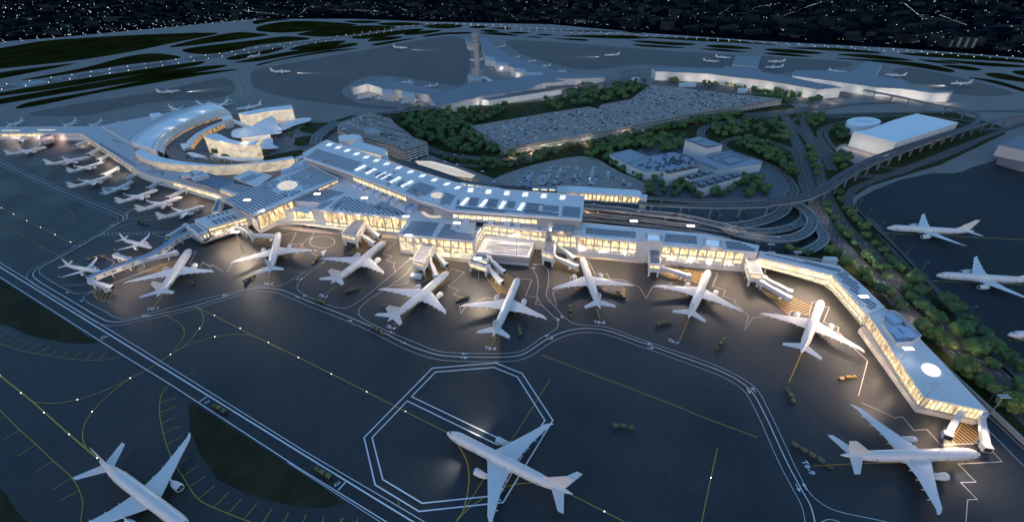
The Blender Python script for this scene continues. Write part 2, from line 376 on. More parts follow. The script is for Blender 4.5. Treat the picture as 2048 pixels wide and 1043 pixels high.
for n, g in [('near_grass', 'P -160,560 -160,470 A 0,462 220,603 420,740 600,860 700,930 780,972 640,985 420,960 200,905 0,830 P -160,660'),
             ('near_grass', 't 1090,352 1150,368 1400,520 1700,735 1850,830 1995,935 1900,960 1700,950 1450,890 1260,795 1160,650 1100,510'),
             ('near_grass', 'P -400,960 t 0,850 60,930 130,1020 180,1080 P -300,1200')]:
    sheet(n, catmull(W(g), 3, True) if g[0] != 't' else W(g), .10, M_ngrass)
# roads on the land side
def road(s, wd, z=.22, m=M_road, name='road', sm=8):
    p = catmull(W(s), sm); b = MB(); b.ribbon(p, wd, z); b.build(name, m, kind='structure'); return p
HWA = 'P 1570,232 1583,265 1603,305 1614,355 1624,388 1639,427 1658,455 1675,480 1696,504 1718,527 1756,558 1798,606 1817,625 1863,665 1913,706 1955,744 1994,778 2048,828 2110,885 2300,1060'
HWB = 'P 1600,225 1612,255 1629,300 1638,345 1648,378 1666,416 1690,452 1716,478 1748,510 1792,560 1837,598 1872,634 1911,672 1960,715 2026,765 2100,830 2350,1030'
pa = road(HWA, 14.5, name='highway'); pb = road(HWB, 13, z=.24, name='highway')
road('N 2200,215 1990,290 1800,355 1500,470 1200,590 1040,650 P 1767,354 N 800,740 680,800 640,870 660,950 730,1030 b 130,230 330,440 500,620 720,850 P 1912,630 1990,705 2100,800 2400,1040', 9, z=.20, name='frontage_road')
p2 = road('K 960,360 1030,390 1150,430 1350,460 1600,470 1750,462 2046,390 L 250,155 600,90 1000,10 M 800,540 1200,460 1560,385 1800,360 2046,335 N 400,150 640,118 P 1800,205', 15, name='parkway')
road('K 1240,510 1400,528 1650,515 1900,470 L 0,272 200,215', 8, z=.2)
LOOP = 'M 1640,465 1570,478 1380,498 1250,535 1205,580 1225,628 1300,668 1390,705 1500,750 1700,820 1850,900 1920,980 1950,1043 Y 1060,60 1062,120 1020,190 950,260 800,320 600,370 400,385 200,365 0,335'
p4 = road(LOOP, 11, z=.26, name='loop_road')
road('M 2000,745 1900,700 1800,665 1650,632 1500,625 1400,650 1385,690 1430,725 1500,750', 10, z=.24, name='loop_road')
for s, wd in [('N 30,240 130,285 240,330 330,420 390,560 430,700 470,800', 9), ('N 0,410 100,450 200,490 250,620 285,760 310,840', 10), ('N 130,220 170,262 240,300 350,380 420,450 480,560 510,640', 13),
              ('N 230,225 160,270 145,300 190,380 240,520 280,640 330,760', 7), ('N 650,248 500,285 420,325 415,370 460,440 520,510 600,560', 8), ('N 650,262 540,290 470,330 465,365 520,450 590,510', 6),
              ('N 220,215 700,213 1200,207 1500,235 1700,262', 8), ('N 430,198 900,186 1500,175 2200,165', 10), ('N 700,600 800,595 1000,625 1150,620', 6), ('N 660,690 800,690 1000,672 1200,600 1400,530 1650,420', 9), ('N 1550,300 1750,320 1900,300', 7), ('N 1480,260 1650,300 1850,310', 6)]:
    road(s, wd, z=.19)
sheet('plaza_paving', catmull(W('N 540,480 620,430 760,460 900,500 940,520 820,560 700,590 600,540'), 3, True), .23, M_lot)
sheet('plaza_paving', 'N -220,185 0,170 200,150 430,120 640,112 660,130 300,175 0,222 -150,225', .24, M_road)
sheet('yard_paving', catmull(W('L 1020,150 1180,90 1380,60 1700,160 2046,300 P 1560,345 1600,395 1560,412 1400,410 1300,385 1250,340'), 3, True), .20, M_broad)
sheet('road_yard', 'Y -200,180 600,170 1130,130 1440,240 1500,470 1430,640 1320,690 1000,700 700,640 400,560 P 1330,470 1160,440 1160,395', .18, M_sroad)
sheet('forecourt_paving', 'P 1300,168 1330,150 1480,165 1600,180 1720,185 1690,200 1600,205 1450,186 1340,172', .21, M_dark)
# lane dashes and edge lines
b = MB()
def dashes(b, p, off, step=12, ln=3.2, wd=.35, z=.3, zr=False):
    for q, d in along(offs(p, off), step):
        n = Vector((-d.y, d.x, 0)); a = q - d * ln / 2; c = q + d * ln / 2; zz = (q.z + z) if zr else z
        b.quad(*[(v.x, v.y, zz) for v in (a + n * -wd / 2, c + n * -wd / 2, c + n * wd / 2, a + n * wd / 2)])
for p, o in ((pa, (-2.2, 2.2)), (pb, (-2, 2)), (p2, (0,)), (p4, (0,))):
    for k in o: dashes(b, p, k)
for p, wd in ((p4, 11),):
    for k in (-1, 1): b.ribbon(p, .25, .3, off=k * (wd / 2 - .5))
b.build('road_markings', M_white, kind='structure')
# runway + stripes
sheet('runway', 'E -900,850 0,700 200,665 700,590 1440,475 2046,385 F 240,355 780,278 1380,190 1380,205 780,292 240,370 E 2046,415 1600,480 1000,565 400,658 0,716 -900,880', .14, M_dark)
b = MB()
b.poly(W('E 150,668 330,640 395,655 195,690'), .2)
for s in ('E 80,668 100,666 185,690 165,693', 'E 425,640 500,627 505,634 430,645', 'E 520,625 610,610 615,616 525,631', 'E 790,573 880,560 885,565 795,578', 'E 835,585 930,570 935,575 840,591', 'E 1320,493 1470,471 1475,476 1325,499', 'E 1370,505 1520,482 1525,488 1375,511', 'E 1780,432 1860,420 1864,424 1784,437', 'E 560,608 600,602 602,605 562,612'):
    b.poly(W(s), .22)
b.build('runway_markings', mat('faded_white', (.30, .34, .37), .7), kind='structure')
# far apron white curves, service lane, etc
b = MB()
for s in ('E 1880,600 1920,700 1950,780 2046,825 F 300,870 800,905', 'E 1930,598 1975,700 2010,770 F 30,812 300,850 860,898', 'F 0,800 300,840 700,875 860,890'):
    b.ribbon(catmull(W(s), 6), .9, .25)
b.build('apron_markings', mat('pale_line', (.32, .36, .4), .6), kind='structure')
# ------------------------------------------------------- near apron markings
wl = MB(); Z1 = .22
def line(s, wd=.3, z=Z1, sm=8, b=None):
    p = W(s)
    if sm and len(p) > 2: p = catmull(p, sm)
    (b or wl).ribbon(p, wd, z); return p
# diagonal taxi road
for s, wd in [('P -100,464 0,525 286.5,700.3 606.5,900 780,1002 849,1043 1100,1190', .40), ('P -100,472 0,533.8 270.3,700.3 600,904 759.4,1002 826.7,1043 1080,1195', .8),
              ('P -100,491 0,553.9 230.2,700.3 340,767.6 600,937 706.7,1002 773,1043 1000,1183', .5), ('P 575,923.5 697.6,1002.5 761,1043 980,1180', .3)]:
    line(s, wd, sm=0)
CEN = 'R -400,350 0,575 500,810 930,985 985,1015 975,1045 A 930,35 600,232 400,340 290,395 265,440 305,483 540,625 700,722 800,780 850,803 895,813 945,814 1020,802 1150,775 1500,700 2046,545 B 130,228 220,243 400,320 900,520 1250,690 1450,755 1560,768 2046,770 C 100,745 300,620 450,563 600,546 750,562 1000,645 1350,770 1650,880 1800,955 1909,1043 w 530,430 590,560 660,710 735,850 790,950 815,1043 835,1200'
cp = catmull(W(CEN), 8)
sheet_b = MB(); sheet_b.ribbon(cp, 9.2, .10); sheet_b.ribbon(W('P -100,482 0,543.5 250,700.3 600,919.5 733,1002 800,1043 1040,1190'), 9.4, .12)
for s, wd in [('O 1060,700 960,800 850,900', 8), ('B 1235,20 1100,130 900,270 780,370', 8), ('C 60,20 C 235,60 245,190 240,285 310,390 420,510', 8)]:
    sheet_b.ribbon(catmull(W(s), 6), wd, .08)
sheet_b.build('service_road', M_sroad, kind='structure')
wl.ribbon(cp, .55, Z1); wl.ribbon(cp, .28, Z1 + .01, off=-4.3)
n0 = 8 * 5 + 4; wl.ribbon(cp[:n0], .28, Z1 + .01, off=4.0)
for s in ['A 960,20 780,130 600,232 390,345 322,390 316,420 350,450 520,550 600,585 650,588 720,570 780,540', 'A 790,538 710,585 668,615 690,648 850,735 930,780 1020,785 1500,665 2046,533 B 100,210 160,208 230,190 330,130 560,0',
          'B 600,-20 430,100 340,180 330,220 355,255 640,378 720,380 800,345 1000,190 1220,0 O 1770,700', 'B 1250,40 1200,110 1080,200 850,360 820,410 845,460 1300,670 1450,725 1550,738 2046,742 C 80,725 250,610 350,550 370,510 350,470 240,360 200,280 210,200 180,90 135,55',
          'C 150,30 230,32 280,70 290,190 275,280 330,360 480,500 560,518 750,535 1050,640 1600,830 1780,910 1900,985 1965,1043 w 560,420 640,590 720,760 790,880 860,940 930,975 1230,1043 1500,1110', 'w 840,1050 900,1028 980,1050',
          'O 600,465 700,475 850,475 990,508 910,580 905,620 960,650 1020,690', 'w 1790,400 2028,625 2200,790', 'w 1810,500 2028,722 2200,890', 'A 990,0 q 715,285 740,240 810,215', 'q 580,385 720,320 860,290 1000,250']:
    line(s, .3, sm=8 if len(s) > 60 else 3)
line('a 640,250 700,255 850,215', .3); line('a 655,340 700,270 790,240 920,210', .3); line('a 655,340 800,325 1000,290 1180,250', .3)
for s in ('a 470,465 800,455 1080,445', 'a 440,480 800,468 1060,458'): 
    p = W(s)
    for q, d in along(p, 4): wl.box((q.x, q.y, Z1), (2, .5, .02), atan2(d.y, d.x) + .3)
line('A 700,590 900,510 1400,325 1560,260', .4, sm=0); line('A 760,570 1000,470 1300,350', .4, sm=0)
# painted roundabout
el = [P(380 + (1057 + 101 * cos(t)) / 3.996, 340 + (575 + 47 * sin(t)) / 3.996, 0) for t in [k * 2 * pi / 48 for k in range(48)]]
wl.ribbon(el, .45, Z1, closed=True)
wl.poly(W('O 1045,650 1095,637 1062,692'), Z1)
# compass octagon
octo = 'u 535,153 902,123 1055,184 1233,455 945,930 458,982 204,828 140,555'; oin = 'u 553,176 893,149 1028,204 1187,455 1070,640 1055,632'
p = W(octo); wl.ribbon(p, .75, Z1, closed=True)
for s in ('u 1045,640 1070,640 1187,455 1028,204 893,149 553,176 415,318 930,565', 'u 920,600 390,343 186,555 248,797 477,935 890,892 925,885 1050,670 1025,655'):
    line(s, .75, sm=0, z=Z1 + .01)
# arrows
def arrow(s, b=wl):
    a, c = W(s); d = c - a; L = d.length; d /= L; n = Vector((-d.y, d.x, 0)); a.z = c.z = 0
    hw, hl = 1.0, min(2.8, L * .45); m = c - d * hl
    b.poly([a + n * .22, a - n * .22, m - n * .22, m + n * .22], Z1 + .03); b.poly([m + n * hw, m - n * hw, c], Z1 + .03)
for s in ['B 352,140 322,158', 'B 348,165 376,142', 'B 408,292 372,283', 'B 312,293 350,301', 'B 735,478 773,487', 'B 1103,582 1063,571', 'B 1160,655 1203,666', 'B 1693,749 1638,747', 'B 1633,781 1690,782',
          'C 300,595 262,612', 'C 295,638 332,618', 'C 355,457 380,486', 'C 412,470 388,442', 'C 1130,675 1078,662', 'C 1080,697 1134,708', 'C 212,40 178,40', 'C 160,52 188,70', 'w 472,292 448,262', 'w 420,270 443,302', 'w 770,862 745,815', 'w 705,822 730,872',
          'A 1210,762 1125,765', 'A 1150,772 1210,762', 'A 1820,592 1775,600', 'A 1780,612 1825,604', 'A 552,585 527,575', 'A 637,638 662,652', 'A 900,45 870,50', 'A 885,48 925,38', 'A 610,205 585,212', 'A 620,215 650,200', 'O 985,535 963,555', 'O 990,635 1010,650', 'O 880,470 835,474', 'T 1500,665 1465,662', 'T 1440,685 1490,705', 'T 200,610 222,588']:
    arrow(s)
# stop bars
for s in ('t 1155,348 1200,318', 'P 691,963.8 676.8,979.4', 'A 805,955 868,925'): line(s, .7, sm=0, z=Z1 + .02)
wl.build('white_markings', M_white, kind='structure')
# stand safety lines
b = MB()
for s in ['A 1530,250 1573,250 1515,350 1600,372 1620,337 1685,375 1697,357 1785,415', 'A 990,538 1130,480', 'A 1815,415 1860,340 1950,290 2046,262', 'O 740,520 850,500 803,595 893,588 878,632',
          'O 1560,570 1570,560 1655,573 1540,668 1615,690 1570,722 1640,745 1625,765 1645,820', 'O 1060,745 1090,705 1265,665 1310,650', 'B 1545,80 1565,70 1665,100 1535,210 1625,240 1580,275 1660,305', 'B 1080,205 1205,185 1240,158 1315,185 1370,155',
          'B 1620,345 1640,425 1670,375 1835,300 1900,305 1930,290 1945,262', 'C 40,145 160,158 108,287 205,298 188,355 245,362', 'C 358,368 325,262 360,240 470,185 465,130', 'C 590,0 612,10 668,120 760,110 780,150 880,158 1015,215 1072,305 1122,215 1150,205 1265,195 1280,177 1370,190',
          'C 1500,180 1385,155 1370,195', 'C 1530,80 1605,97 1643,107 1603,210 1705,240 1688,290 1780,320 1775,335 1890,445 1858,565 1925,460 2046,445', 's 860,790 900,795 865,880 955,912 945,940', 'D 560,170 680,300 795,405 722,685', 's 580,828 660,850 680,815 770,840',
          'D 743,737 1015,860 1075,852 1165,960 1265,952 1340,1030', 'w 1465,508 1545,597 1755,590', 'w 1830,620 1900,695 1645,708 1748,812 1660,815 1755,913 1700,915 1690,1043', 'A 500,525 590,515 610,523 700,510 740,480', 'A 1225,110 1330,150 1310,190', 'A 800,280 920,335 880,375', 's 780,850 800,765 830,770']:
    line(s, .42, z=.24, sm=0, b=b)
b.build('safety_lines', M_pink, kind='structure')
# yellow
y1 = MB(); y2 = MB(); yh = MB()
for s, wd in [('q -60,190 9,220 420,425', .45), ('q -60,280 0,310 350,500 520,580', .3), ('q -60,45 0,75 100,120 400,235 428,270 415,300 340,330 200,330 0,320', .3), ('q 100,120 90,145 40,170 0,180', .25),
              ('q 1130,790 1300,872 1480,965 1640,1043 B 100,658 870,1043 u 380,404 620,525', .5), ('u 1340,885 1532,983 1700,1070', .5),
              ('A 1570,690 1620,750 1620,830 1590,870 1480,1000 1420,1040 t 989,75 840,168 756,212 650,290 536,405 490,480 480,560 500,610', .45),
              ('A 2046,930 1980,915 1850,912 1720,933 1550,980 1400,1043', .45), ('t 840,168 756,212 600,285 450,336 300,357 200,350', .45), ('A 1310,755 1380,790 1440,830 1475,890 1460,950 1380,1043', .4),
              ('t -60,140 0,195 180,340 403,537 565,674', .8), ('t -80,320 0,395 110,505 210,595 310,690 415,785 460,860 480,930 468,1043', .35),
              ('t 985,245 940,300 925,380 935,480 990,660 1060,780 1150,910 1240,960 1430,1035 1600,1090', .4), ('t -100,-40 0,8 120,50 350,92 540,107 650,98 720,78', .3),
              ('u 1167,77 2028,405 w 100,410 483,553', .5), ('u 1217,220 1000,560 830,800 740,940 670,1043', .4), ('u 1110,817 1040,822 960,840 840,900 740,970 670,1043', .5), ('w 252,612 213,788 160,1043', .45), ('t 1070,190 1100,187 1130,187', .25), ('A 1120,970 1100,1005', .2)]:
    line(s, wd, z=.19, sm=8 if wd > .2 else 0, b=y1)
for s in ['t 30,432 -20,457', 't 118,512 15,570', 't 212,597 103,661', 't 312,687 205,756', 't 418,785 307,856', 't 466,858 345,921', 't 1020,325 932,353', 't 1020,375 930,410', 't 1028,432 935,472', 't 1042,488 948,530', 't 1060,545 965,595', 't 1090,600 1000,655', 't 1115,660 1045,700', 't 1150,717 1057,780', 't 1193,775 1100,838', 't 1245,832 1150,910', 't 1325,872 1240,957', 't 1405,905 1325,990', 't 1490,935 1420,1020',
          't 1580,960 1515,1060', 't 1672,985 1640,1060', 't 1775,1000 1750,1060', 't 1878,1012 1865,1060', 't 1980,1022 1968,1060', 'u 20,1020 0,1060', 'u 105,1022 90,1060', 'u 340,925 340,945', 'A 18,870 0,880', 'A 73,897 0,935', 'A 125,923 20,975', 'A 186,948 78,1003', 'A 248,970 145,1028', 'A 318,990 215,1043', 'A 395,1010 340,1040', 't 287,28 218,70', 't 347,40 282,82', 't 410,47 346,92', 't 480,53 418,98', 't 550,58 495,103', 't 615,58 570,103', 'h 0,0 0,1']:
    if s[0] != 'h': line(s, .35, z=.2, sm=0, b=y1)
for s, wd in [('q 945,715 893,792', .5), ('q 1565,600 1553,650', .5), ('q 1943,672 1885,718', .5), ('B 1100,520 1300,350 1545,150', .5), ('B 1915,610 1885,683', .5), ('C 675,385 705,478', .5), ('C 1415,465 1338,642', .55), ('D 265,350 165,580', .7), ('w 810,718 1080,705 1350,700', .5),
              ('b 265,345 1396,398 1700,412', .8), ('b 660,728 1396,762 1700,775', .8), ('P 2016,680 2120,684', .8), ('u 680,590 730,680 748,770 740,870 715,980', .7)]:
    line(s, wd, z=.23, sm=0 if len(s) < 40 else 6, b=y2)
y1.build('yellow_markings', M_yel, kind='structure'); y2.build('lead_in_lines', M_yelb, kind='structure')
def hatch(s, dirs, step=3.2, wd=.9):
    p = W(s); a, c = W(dirs); d = (c - a).to_2d().normalized(); n = Vector((-d.y, d.x))
    yh.ribbon(p, .5, .18, closed=True)
    ks = [q.to_2d().dot(n) for q in p]; k = min(ks) + step * .6
    while k < max(ks):
        hit = []
        for i in range(len(p)):
            u0, u1 = ks[i - 1], ks[i]
            if (u0 - k) * (u1 - k) < 0:
                t = (k - u0) / (u1 - u0); q = p[i - 1].lerp(p[i], t); hit.append(q.to_2d().dot(d))
        hit.sort()
        for i in range(0, len(hit) - 1, 2):
            e = [(d * s_ + n * k_) for s_, k_ in ((hit[i], k - wd / 2), (hit[i + 1], k - wd / 2), (hit[i + 1], k + wd / 2), (hit[i], k + wd / 2))]
            yh.quad(*[(v.x, v.y, .17) for v in e])
        k += step
hatch('q 540,710 610,695 668,718 605,762 560,745', 'q 620,700 590,755'); hatch('A 1140,415 1230,370 1410,325 1390,390 1290,415', 'A 1150,410 1400,340', 2.2, .8); hatch('A 900,350 1000,330 1080,390 1010,415', 'A 900,370 1060,400', 2.2, .7)
hatch('O 470,580 560,555 690,540 670,612', 'O 640,545 600,600', 2.4, .8); hatch('O 1280,665 1370,540 1480,530 1540,560 1340,675', 'O 1500,540 1300,665', 2.4, .8)
hatch('T 350,800 470,600 560,690 590,720 430,825', 'T 560,690 400,740', 2.2, .8); hatch('T 985,795 1060,670 1280,810 1230,930 1200,955 1100,940', 'T 1000,760 1250,880', 2.3, .8)
hatch('T 1670,690 1700,570 1900,640 1970,760 1860,790', 'T 1870,590 1700,720', 2.3, .8); hatch('V 845,690 890,620 1255,690 1215,785 1100,755 1070,805', 'V 1000,620 860,720', 2.3, .8)
hatch('s 490,680 530,660 800,790 770,840 680,815 660,835', 's 760,770 640,815', 2.3, .8); hatch('w 1610,570 1680,450 1760,465 1800,590 1620,592', 'w 1620,470 1760,580', 2.3, .8)
yh.build('hatched_zones', M_hatch, kind='structure')
# stand numbers, STOP
def text(body, s, m, wd=1.0):
    a, c = W(s); d = c - a
    cu = bpy.data.curves.new('painted_text', 'FONT'); cu.body = body; cu.size = 1; cu.offset = .022
    o = bpy.data.objects.new('painted_text', cu); COL.objects.link(o); bpy.context.view_layer.update()
    k = d.length / max(o.dimensions.x, .1)
    dg = bpy.context.evaluated_depsgraph_get(); me = bpy.data.meshes.new_from_object(o.evaluated_get(dg)); bpy.data.objects.remove(o)
    me.materials.clear(); me.materials.append(m); o = bpy.data.objects.new('stand_lettering', me); COL.objects.link(o)
    o.location = (a.x, a.y, .26); o.rotation_euler = (0, 0, atan2(d.y, d.x)); o.scale = (k, k * wd, 1); tag(o, kind='structure')
for t, s in [('T6-1', 'A 1168,724 1262,710'), ('T6-2', 'B 50,200 135,196'), ('T6-3', 'B 492,287 560,303'), ('T6-4', 'B 1033,535 1105,557'), ('T6-5', 'B 1825,712 1917,720'), ('T6-6', 'C 655,505 747,508'), ('T6-7', 'C 1243,645 1332,675'), ('T6-9', 'w 735,688 790,770')]:
    text(t, s, M_white)
text('STOP', 't 1190,362 1218,345', M_white, 1.6); text('STOP', 'P 679.1,961.5 667.5,969', M_white, 1.6); text('STOP', 'A 838,920 803,938', M_white, 1.6)
text('STOP', 't 595,972 605,965', M_white, 1.2) if 0 else None
# taxi lights set in the yellow lines
tl = None
for grp, s in [('lights along the long yellow taxi line', 'B 100,658 340,779 602,910 u 155,291 380,404 1532,983 A 1715,761 1921,866'), ('lights along the upper left taxi line', 'q 9,220 80,256 156,294 236,333 320,375 410,418'), ('lights on the curved yellow taxi lines', 'A 1598,866 1718,933 t 450,336 756,212 536,405 989,75'), ('lights on the diagonal taxi line ahead of the tail', 't 0,195 123,298 256,412 403,537 565,674'), ('lights on the lower right taxi line', 'w 213,788')]:
    for q in W(s):
        if tl is None:
            m = MB(); m.tube((0, 0, 0), (0, 0, .22), .40, .36, 12, 0); m.loft([[(.25 * cos(a) * r, .25 * sin(a) * r, z * .7) for a in [k * pi / 6 for k in range(12)]] for r, z in ((1, .32), (.9, .5), (.5, .62), (.05, .66))], 1)
            tl = m.build('taxiway_light', [M_metal, M_taxi]); o = tl
        else: o = tl.copy(); COL.objects.link(o)
        o.location = (q.x, q.y, .12); lab = {'lights on the lower right': 'round glowing taxiway light on the short yellow line at lower right'}.get(grp[:25]) or 'round taxiway light, of the ' + grp
        tag(o, lab, 'taxiway light', grp)
# ---------------------------------------------------------------- aircraft
def ring(x, cy_, cz, ry, rz, n=20):
    return [(x, cy_ + ry * cos(2 * pi * k / n), cz + rz * sin(2 * pi * k / n)) for k in range(n)]
def wingmesh(sec, mi=0):   # sec: (y, xle, xte, z, thickness) ; airfoil hexagon-ish
    rings = []
    for y, xl, xt, z, t in sec:
        c = xt - xl
        prof = [(0, 0), (.03, .45), (.15, .9), (.35, 1), (.65, .7), (1, .06), (1, -.06), (.65, -.4), (.35, -.6), (.12, -.55), (.03, -.3)]
        rings.append([(-(xl + c * a), y, z + t / 2 * h) for a, h in prof])
    b = MB(); b.loft(rings, mi)
    if sec[-1][0] < sec[0][0]: b.f = [tuple(reversed(f)) for f in b.f]
    return b
def make_plane(kind):
    W_ = kind == 'W'
    root = thing('airliner', 'x', 'airliner', world=False)
    L, rad, cz = (76, 3.1, 5.4) if W_ else (44.5, 2.0, 3.9)
    x0 = L / 2
    pf = [(0, .04, -.22), (.008, .22, -.20), (.02, .42, -.14), (.045, .68, -.06), (.075, .86, 0), (.11, .97, 0), (.15, 1, 0), (.4, 1, 0), (.66, 1, 0), (.74, .95, .05), (.82, .80, .16), (.90, .55, .32), (.96, .30, .46), (.995, .10, .55), (1, .04, .55)]
    b = MB(); b.loft([ring(x0 - t * L, 0, cz + dz * rad, rad * r, rad * r * 1.02, 24) for t, r, dz in pf])
    b.loft([ring(x0 - x, 0, cz - rad * .62, rad * r, rad * .55 * r, 16) for x, r in ((L * .34, .1), (L * .37, .95), (L * .46, 1.1), (L * .56, 1.0), (L * .60, .1))])
    fus = b
    # cockpit glass and cabin window line
    g = MB()
    for s_ in (-1, 1):
        for k in range(3):
            t = .030 + k * .006; y0, y1 = (.05 + .32 * k) * rad * .55, (.30 + .32 * k) * rad * .55
            x = x0 - t * L; r = .52 + .05 * k
            g.quad((x + .05, s_ * y0, cz + rad * (.50 - .04 * k)), (x - .35 * .4, s_ * y1, cz + rad * (.47 - .06 * k)), (x - 1.1, s_ * y1, cz + rad * (.66 - .05 * k)), (x - 1.0, s_ * y0, cz + rad * (.70 - .03 * k)))
    g.build('cockpit_window', M_dglass, root)
    c = fus
    for s_ in (-1, 1):
        x = x0 - .12 * L
        while x > x0 - .78 * L:
            rr = rad * (1 if x > x0 - .68 * L else .96)
            c.box((x, s_ * (rr * .975), cz + rad * .22), (.30, .16, .42), 0, 1); x -= 1.05 if W_ else .95
        for dx in (.10, .27, .52, .76) if W_ else (.12, .36, .60, .80):
            c.box((x0 - dx * L, s_ * rad * .965, cz + rad * .05), (1.1, .16, 1.9), 0, 1)
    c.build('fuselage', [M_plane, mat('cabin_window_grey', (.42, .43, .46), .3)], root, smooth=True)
    if W_: secs = [(2.0, 28.0, 42.8, 4.4, 1.5), (6, 30.6, 42.9, 4.7, 1.3), (12.7, 35.0, 43.6, 5.3, .9), (22, 41.0, 46.4, 6.3, .55), (29.5, 45.5, 48.6, 7.2, .32), (31.3, 47.4, 49.6, 7.4, .2), (32.4, 49.2, 50.6, 7.5, .1)]
    else: secs = [(1.4, 15.6, 23.0, 3.0, .85), (6.2, 19.0, 24.2, 3.5, .5), (15.8, 25.0, 26.9, 4.5, .22), (16.9, 26.0, 27.3, 5.0, .18), (17.4, 26.9, 27.9, 6.8, .1)]
    for s_ in (1, -1):
        wm = wingmesh([(y * s_, a - x0, c_ - x0, z, t) for y, a, c_, z, t in secs])
        for yy in ((8, 13.5, 19, 24.5) if W_ else (4.5, 8, 11.5)):   # flap track fairings
            k = [q for q in secs if q[0] <= yy][-1]; nx = secs[secs.index(k) + 1]; t = (yy - k[0]) / (nx[0] - k[0])
            xt = k[2] + (nx[2] - k[2]) * t; zz = k[3] + (nx[3] - k[3]) * t
            wm.loft([ring(x0 - (xt + dx), s_ * yy, zz - .35, r, r, 6) for dx, r in ((-2.5, .05), (-1.2, .32), (.3, .3), (1.5, .04))])
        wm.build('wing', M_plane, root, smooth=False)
        hs = [(1.0, 64.5, 71.8, 7.2, .7), (11.6, 73.3, 76.4, 8.1, .25)] if W_ else [(.6, 38.0, 42.2, 5.2, .4), (6.3, 42.0, 44.2, 5.8, .15)]
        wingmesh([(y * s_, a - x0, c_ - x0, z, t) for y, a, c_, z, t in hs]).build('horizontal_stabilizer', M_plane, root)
        ey, ex, ez, er, el_ = (10.9, 26, 3.1, 1.95, 7.0) if W_ else (5.8, 13.6, 2.1, 1.15, 4.4)
        e = MB(); ox = x0 - ex
        e.loft([ring(ox - t * el_, s_ * ey, ez, er * r, er * r, 18) for t, r in ((.06, .80), (0, .90), (.03, .98), (.15, 1.04), (.45, 1.0), (.8, .80), (1.0, .62))], 0, caps=False)
        e.loft([ring(ox - t * el_, s_ * ey, ez, er * r, er * r, 14) for t, r in ((.75, .45), (1.0, .42), (1.25, .08))], 0)
        e.box((ox - el_ * .75, s_ * ey, ez + er * 1.15), (el_ * .9, .5, er * .75))
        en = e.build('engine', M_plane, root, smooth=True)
        f = MB(); f.add([tuple(v) for v in ring(ox - .07 * el_, s_ * ey, ez, er * .80, er * .80, 16)], [tuple(range(16))]); f.loft([ring(ox - t, s_ * ey, ez, r, r, 10) for t, r in ((-.1, .03), (.25, .35), (.55, .5))], 1)
        f.build('fan', [M_metal, M_planeg], en)
    fs = [(0, 57, 71, 7.9, .6), (0, 61.6, 72.5, 10.0, .6), (0, 71.6, 75.7, 18.6, .25)] if W_ else [(0, 34.5, 42, 5.6, .35), (0, 36.4, 42.6, 6.4, .35), (0, 41.6, 44.2, 11.6, .15)]
    fb = MB(); rings = []
    for _, xl, xt, z, t in fs:
        c_ = xt - xl; rings.append([(x0 - (xl + c_ * a), t / 2 * h, z) for a, h in ((0, 0), (.1, .7), (.35, 1), (.7, .7), (1, .08), (1, -.08), (.7, -.7), (.35, -1), (.1, -.7))])
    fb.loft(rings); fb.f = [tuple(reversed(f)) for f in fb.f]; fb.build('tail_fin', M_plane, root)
    gears = [(6, 0)] + ([(39.5, 5.4), (39.5, -5.4)] if W_ else [(21.5, 3.5), (21.5, -3.5)])
    for gx, gy in gears:
        g = MB(); g.tube((x0 - gx, gy, .7), (x0 - gx, gy, cz - rad * .6), .18 if gy else .12); 
        gg = g.build('landing_gear', M_planeg, root)
        n = (3 if W_ else 1) if gy else 1; r = .65 if gy else .5
        for k in range(n):
            for s_ in (-.55, .55):
                xx = x0 - gx + (k - (n - 1) / 2) * 1.45; wh = MB(); wh.tube((xx, gy + s_ - .2, r), (xx, gy + s_ + .2, r), r, n=10); wh.build('wheel', M_tyre, gg)
    return root
PROTO = {'W': make_plane('W'), 'N': make_plane('N')}; USED = {'W': False, 'N': False}
GS = 'airliners at the terminal six stands'; GC = 'airliners beside the thin west pier'; GT = 'airliners nosed in along the left concourse'; GF = 'distant airliners'
planes = [
 ('u 618,525 1348,885', 'W', 'white airliner crossing the painted octagon at bottom centre', 'airliners out on the open apron'),
 ('w 1775,650 962,658', 'W', 'white airliner beside the T6-9 lettering at lower right, nose toward the two jet bridges', GS),
 ('r 1035,625 885,968', 'W', 'white airliner parked on the T6-5 stand', GS), ('r 632,590 275,878', 'W', 'white airliner parked on the T6-4 stand', GS),
 ('P 1643,600.6 1601.7,707', 'W', 'white airliner on the unnumbered stand between T6-7 and the curved pavilion', GS), ('q 1105,460 910,738', 'W', 'white airliner parked on the T6-1 stand beside the thin pier', GS),
 ('P 1163,514.3 1200.5,617.9', 'W', 'white airliner parked on the T6-6 stand', GS), ('s 203,580 82,860', 'W', 'white airliner parked on the T6-7 stand', GS),
 ('O 1565,570 1125,908', 'W', 'white airliner parked on the T6-3 stand', GS), ('O 713,502 630,828', 'W', 'white airliner parked on the T6-2 stand', GS),
 ('P 1773.3,455.6 1948.6,462.5', 'W', 'white airliner on the upper yellow line of the right hand cargo apron', 'airliners on the right hand cargo apron'), ('P 1872,550.3 2080,560', 'W', 'white airliner on the lower yellow line of the cargo apron, tail cut by frame', 'airliners on the right hand cargo apron'),
 ('P 2015,668.8 2263,681', 'W', 'white nose of an airliner entering at the right edge beside the trees', 'airliners on the right hand cargo apron'), ('BL', 'W', 'white airliner cut off by the bottom left corner of the picture', 'airliners out on the open apron'),
 ('a 885,587 618,510', 'N', 'winged tip airliner on the far side of the thin pier, nearer the terminal', GC), ('a 450,800 125,735', 'N', 'winged tip airliner on the far side of the thin pier, at its outer end', GC)]
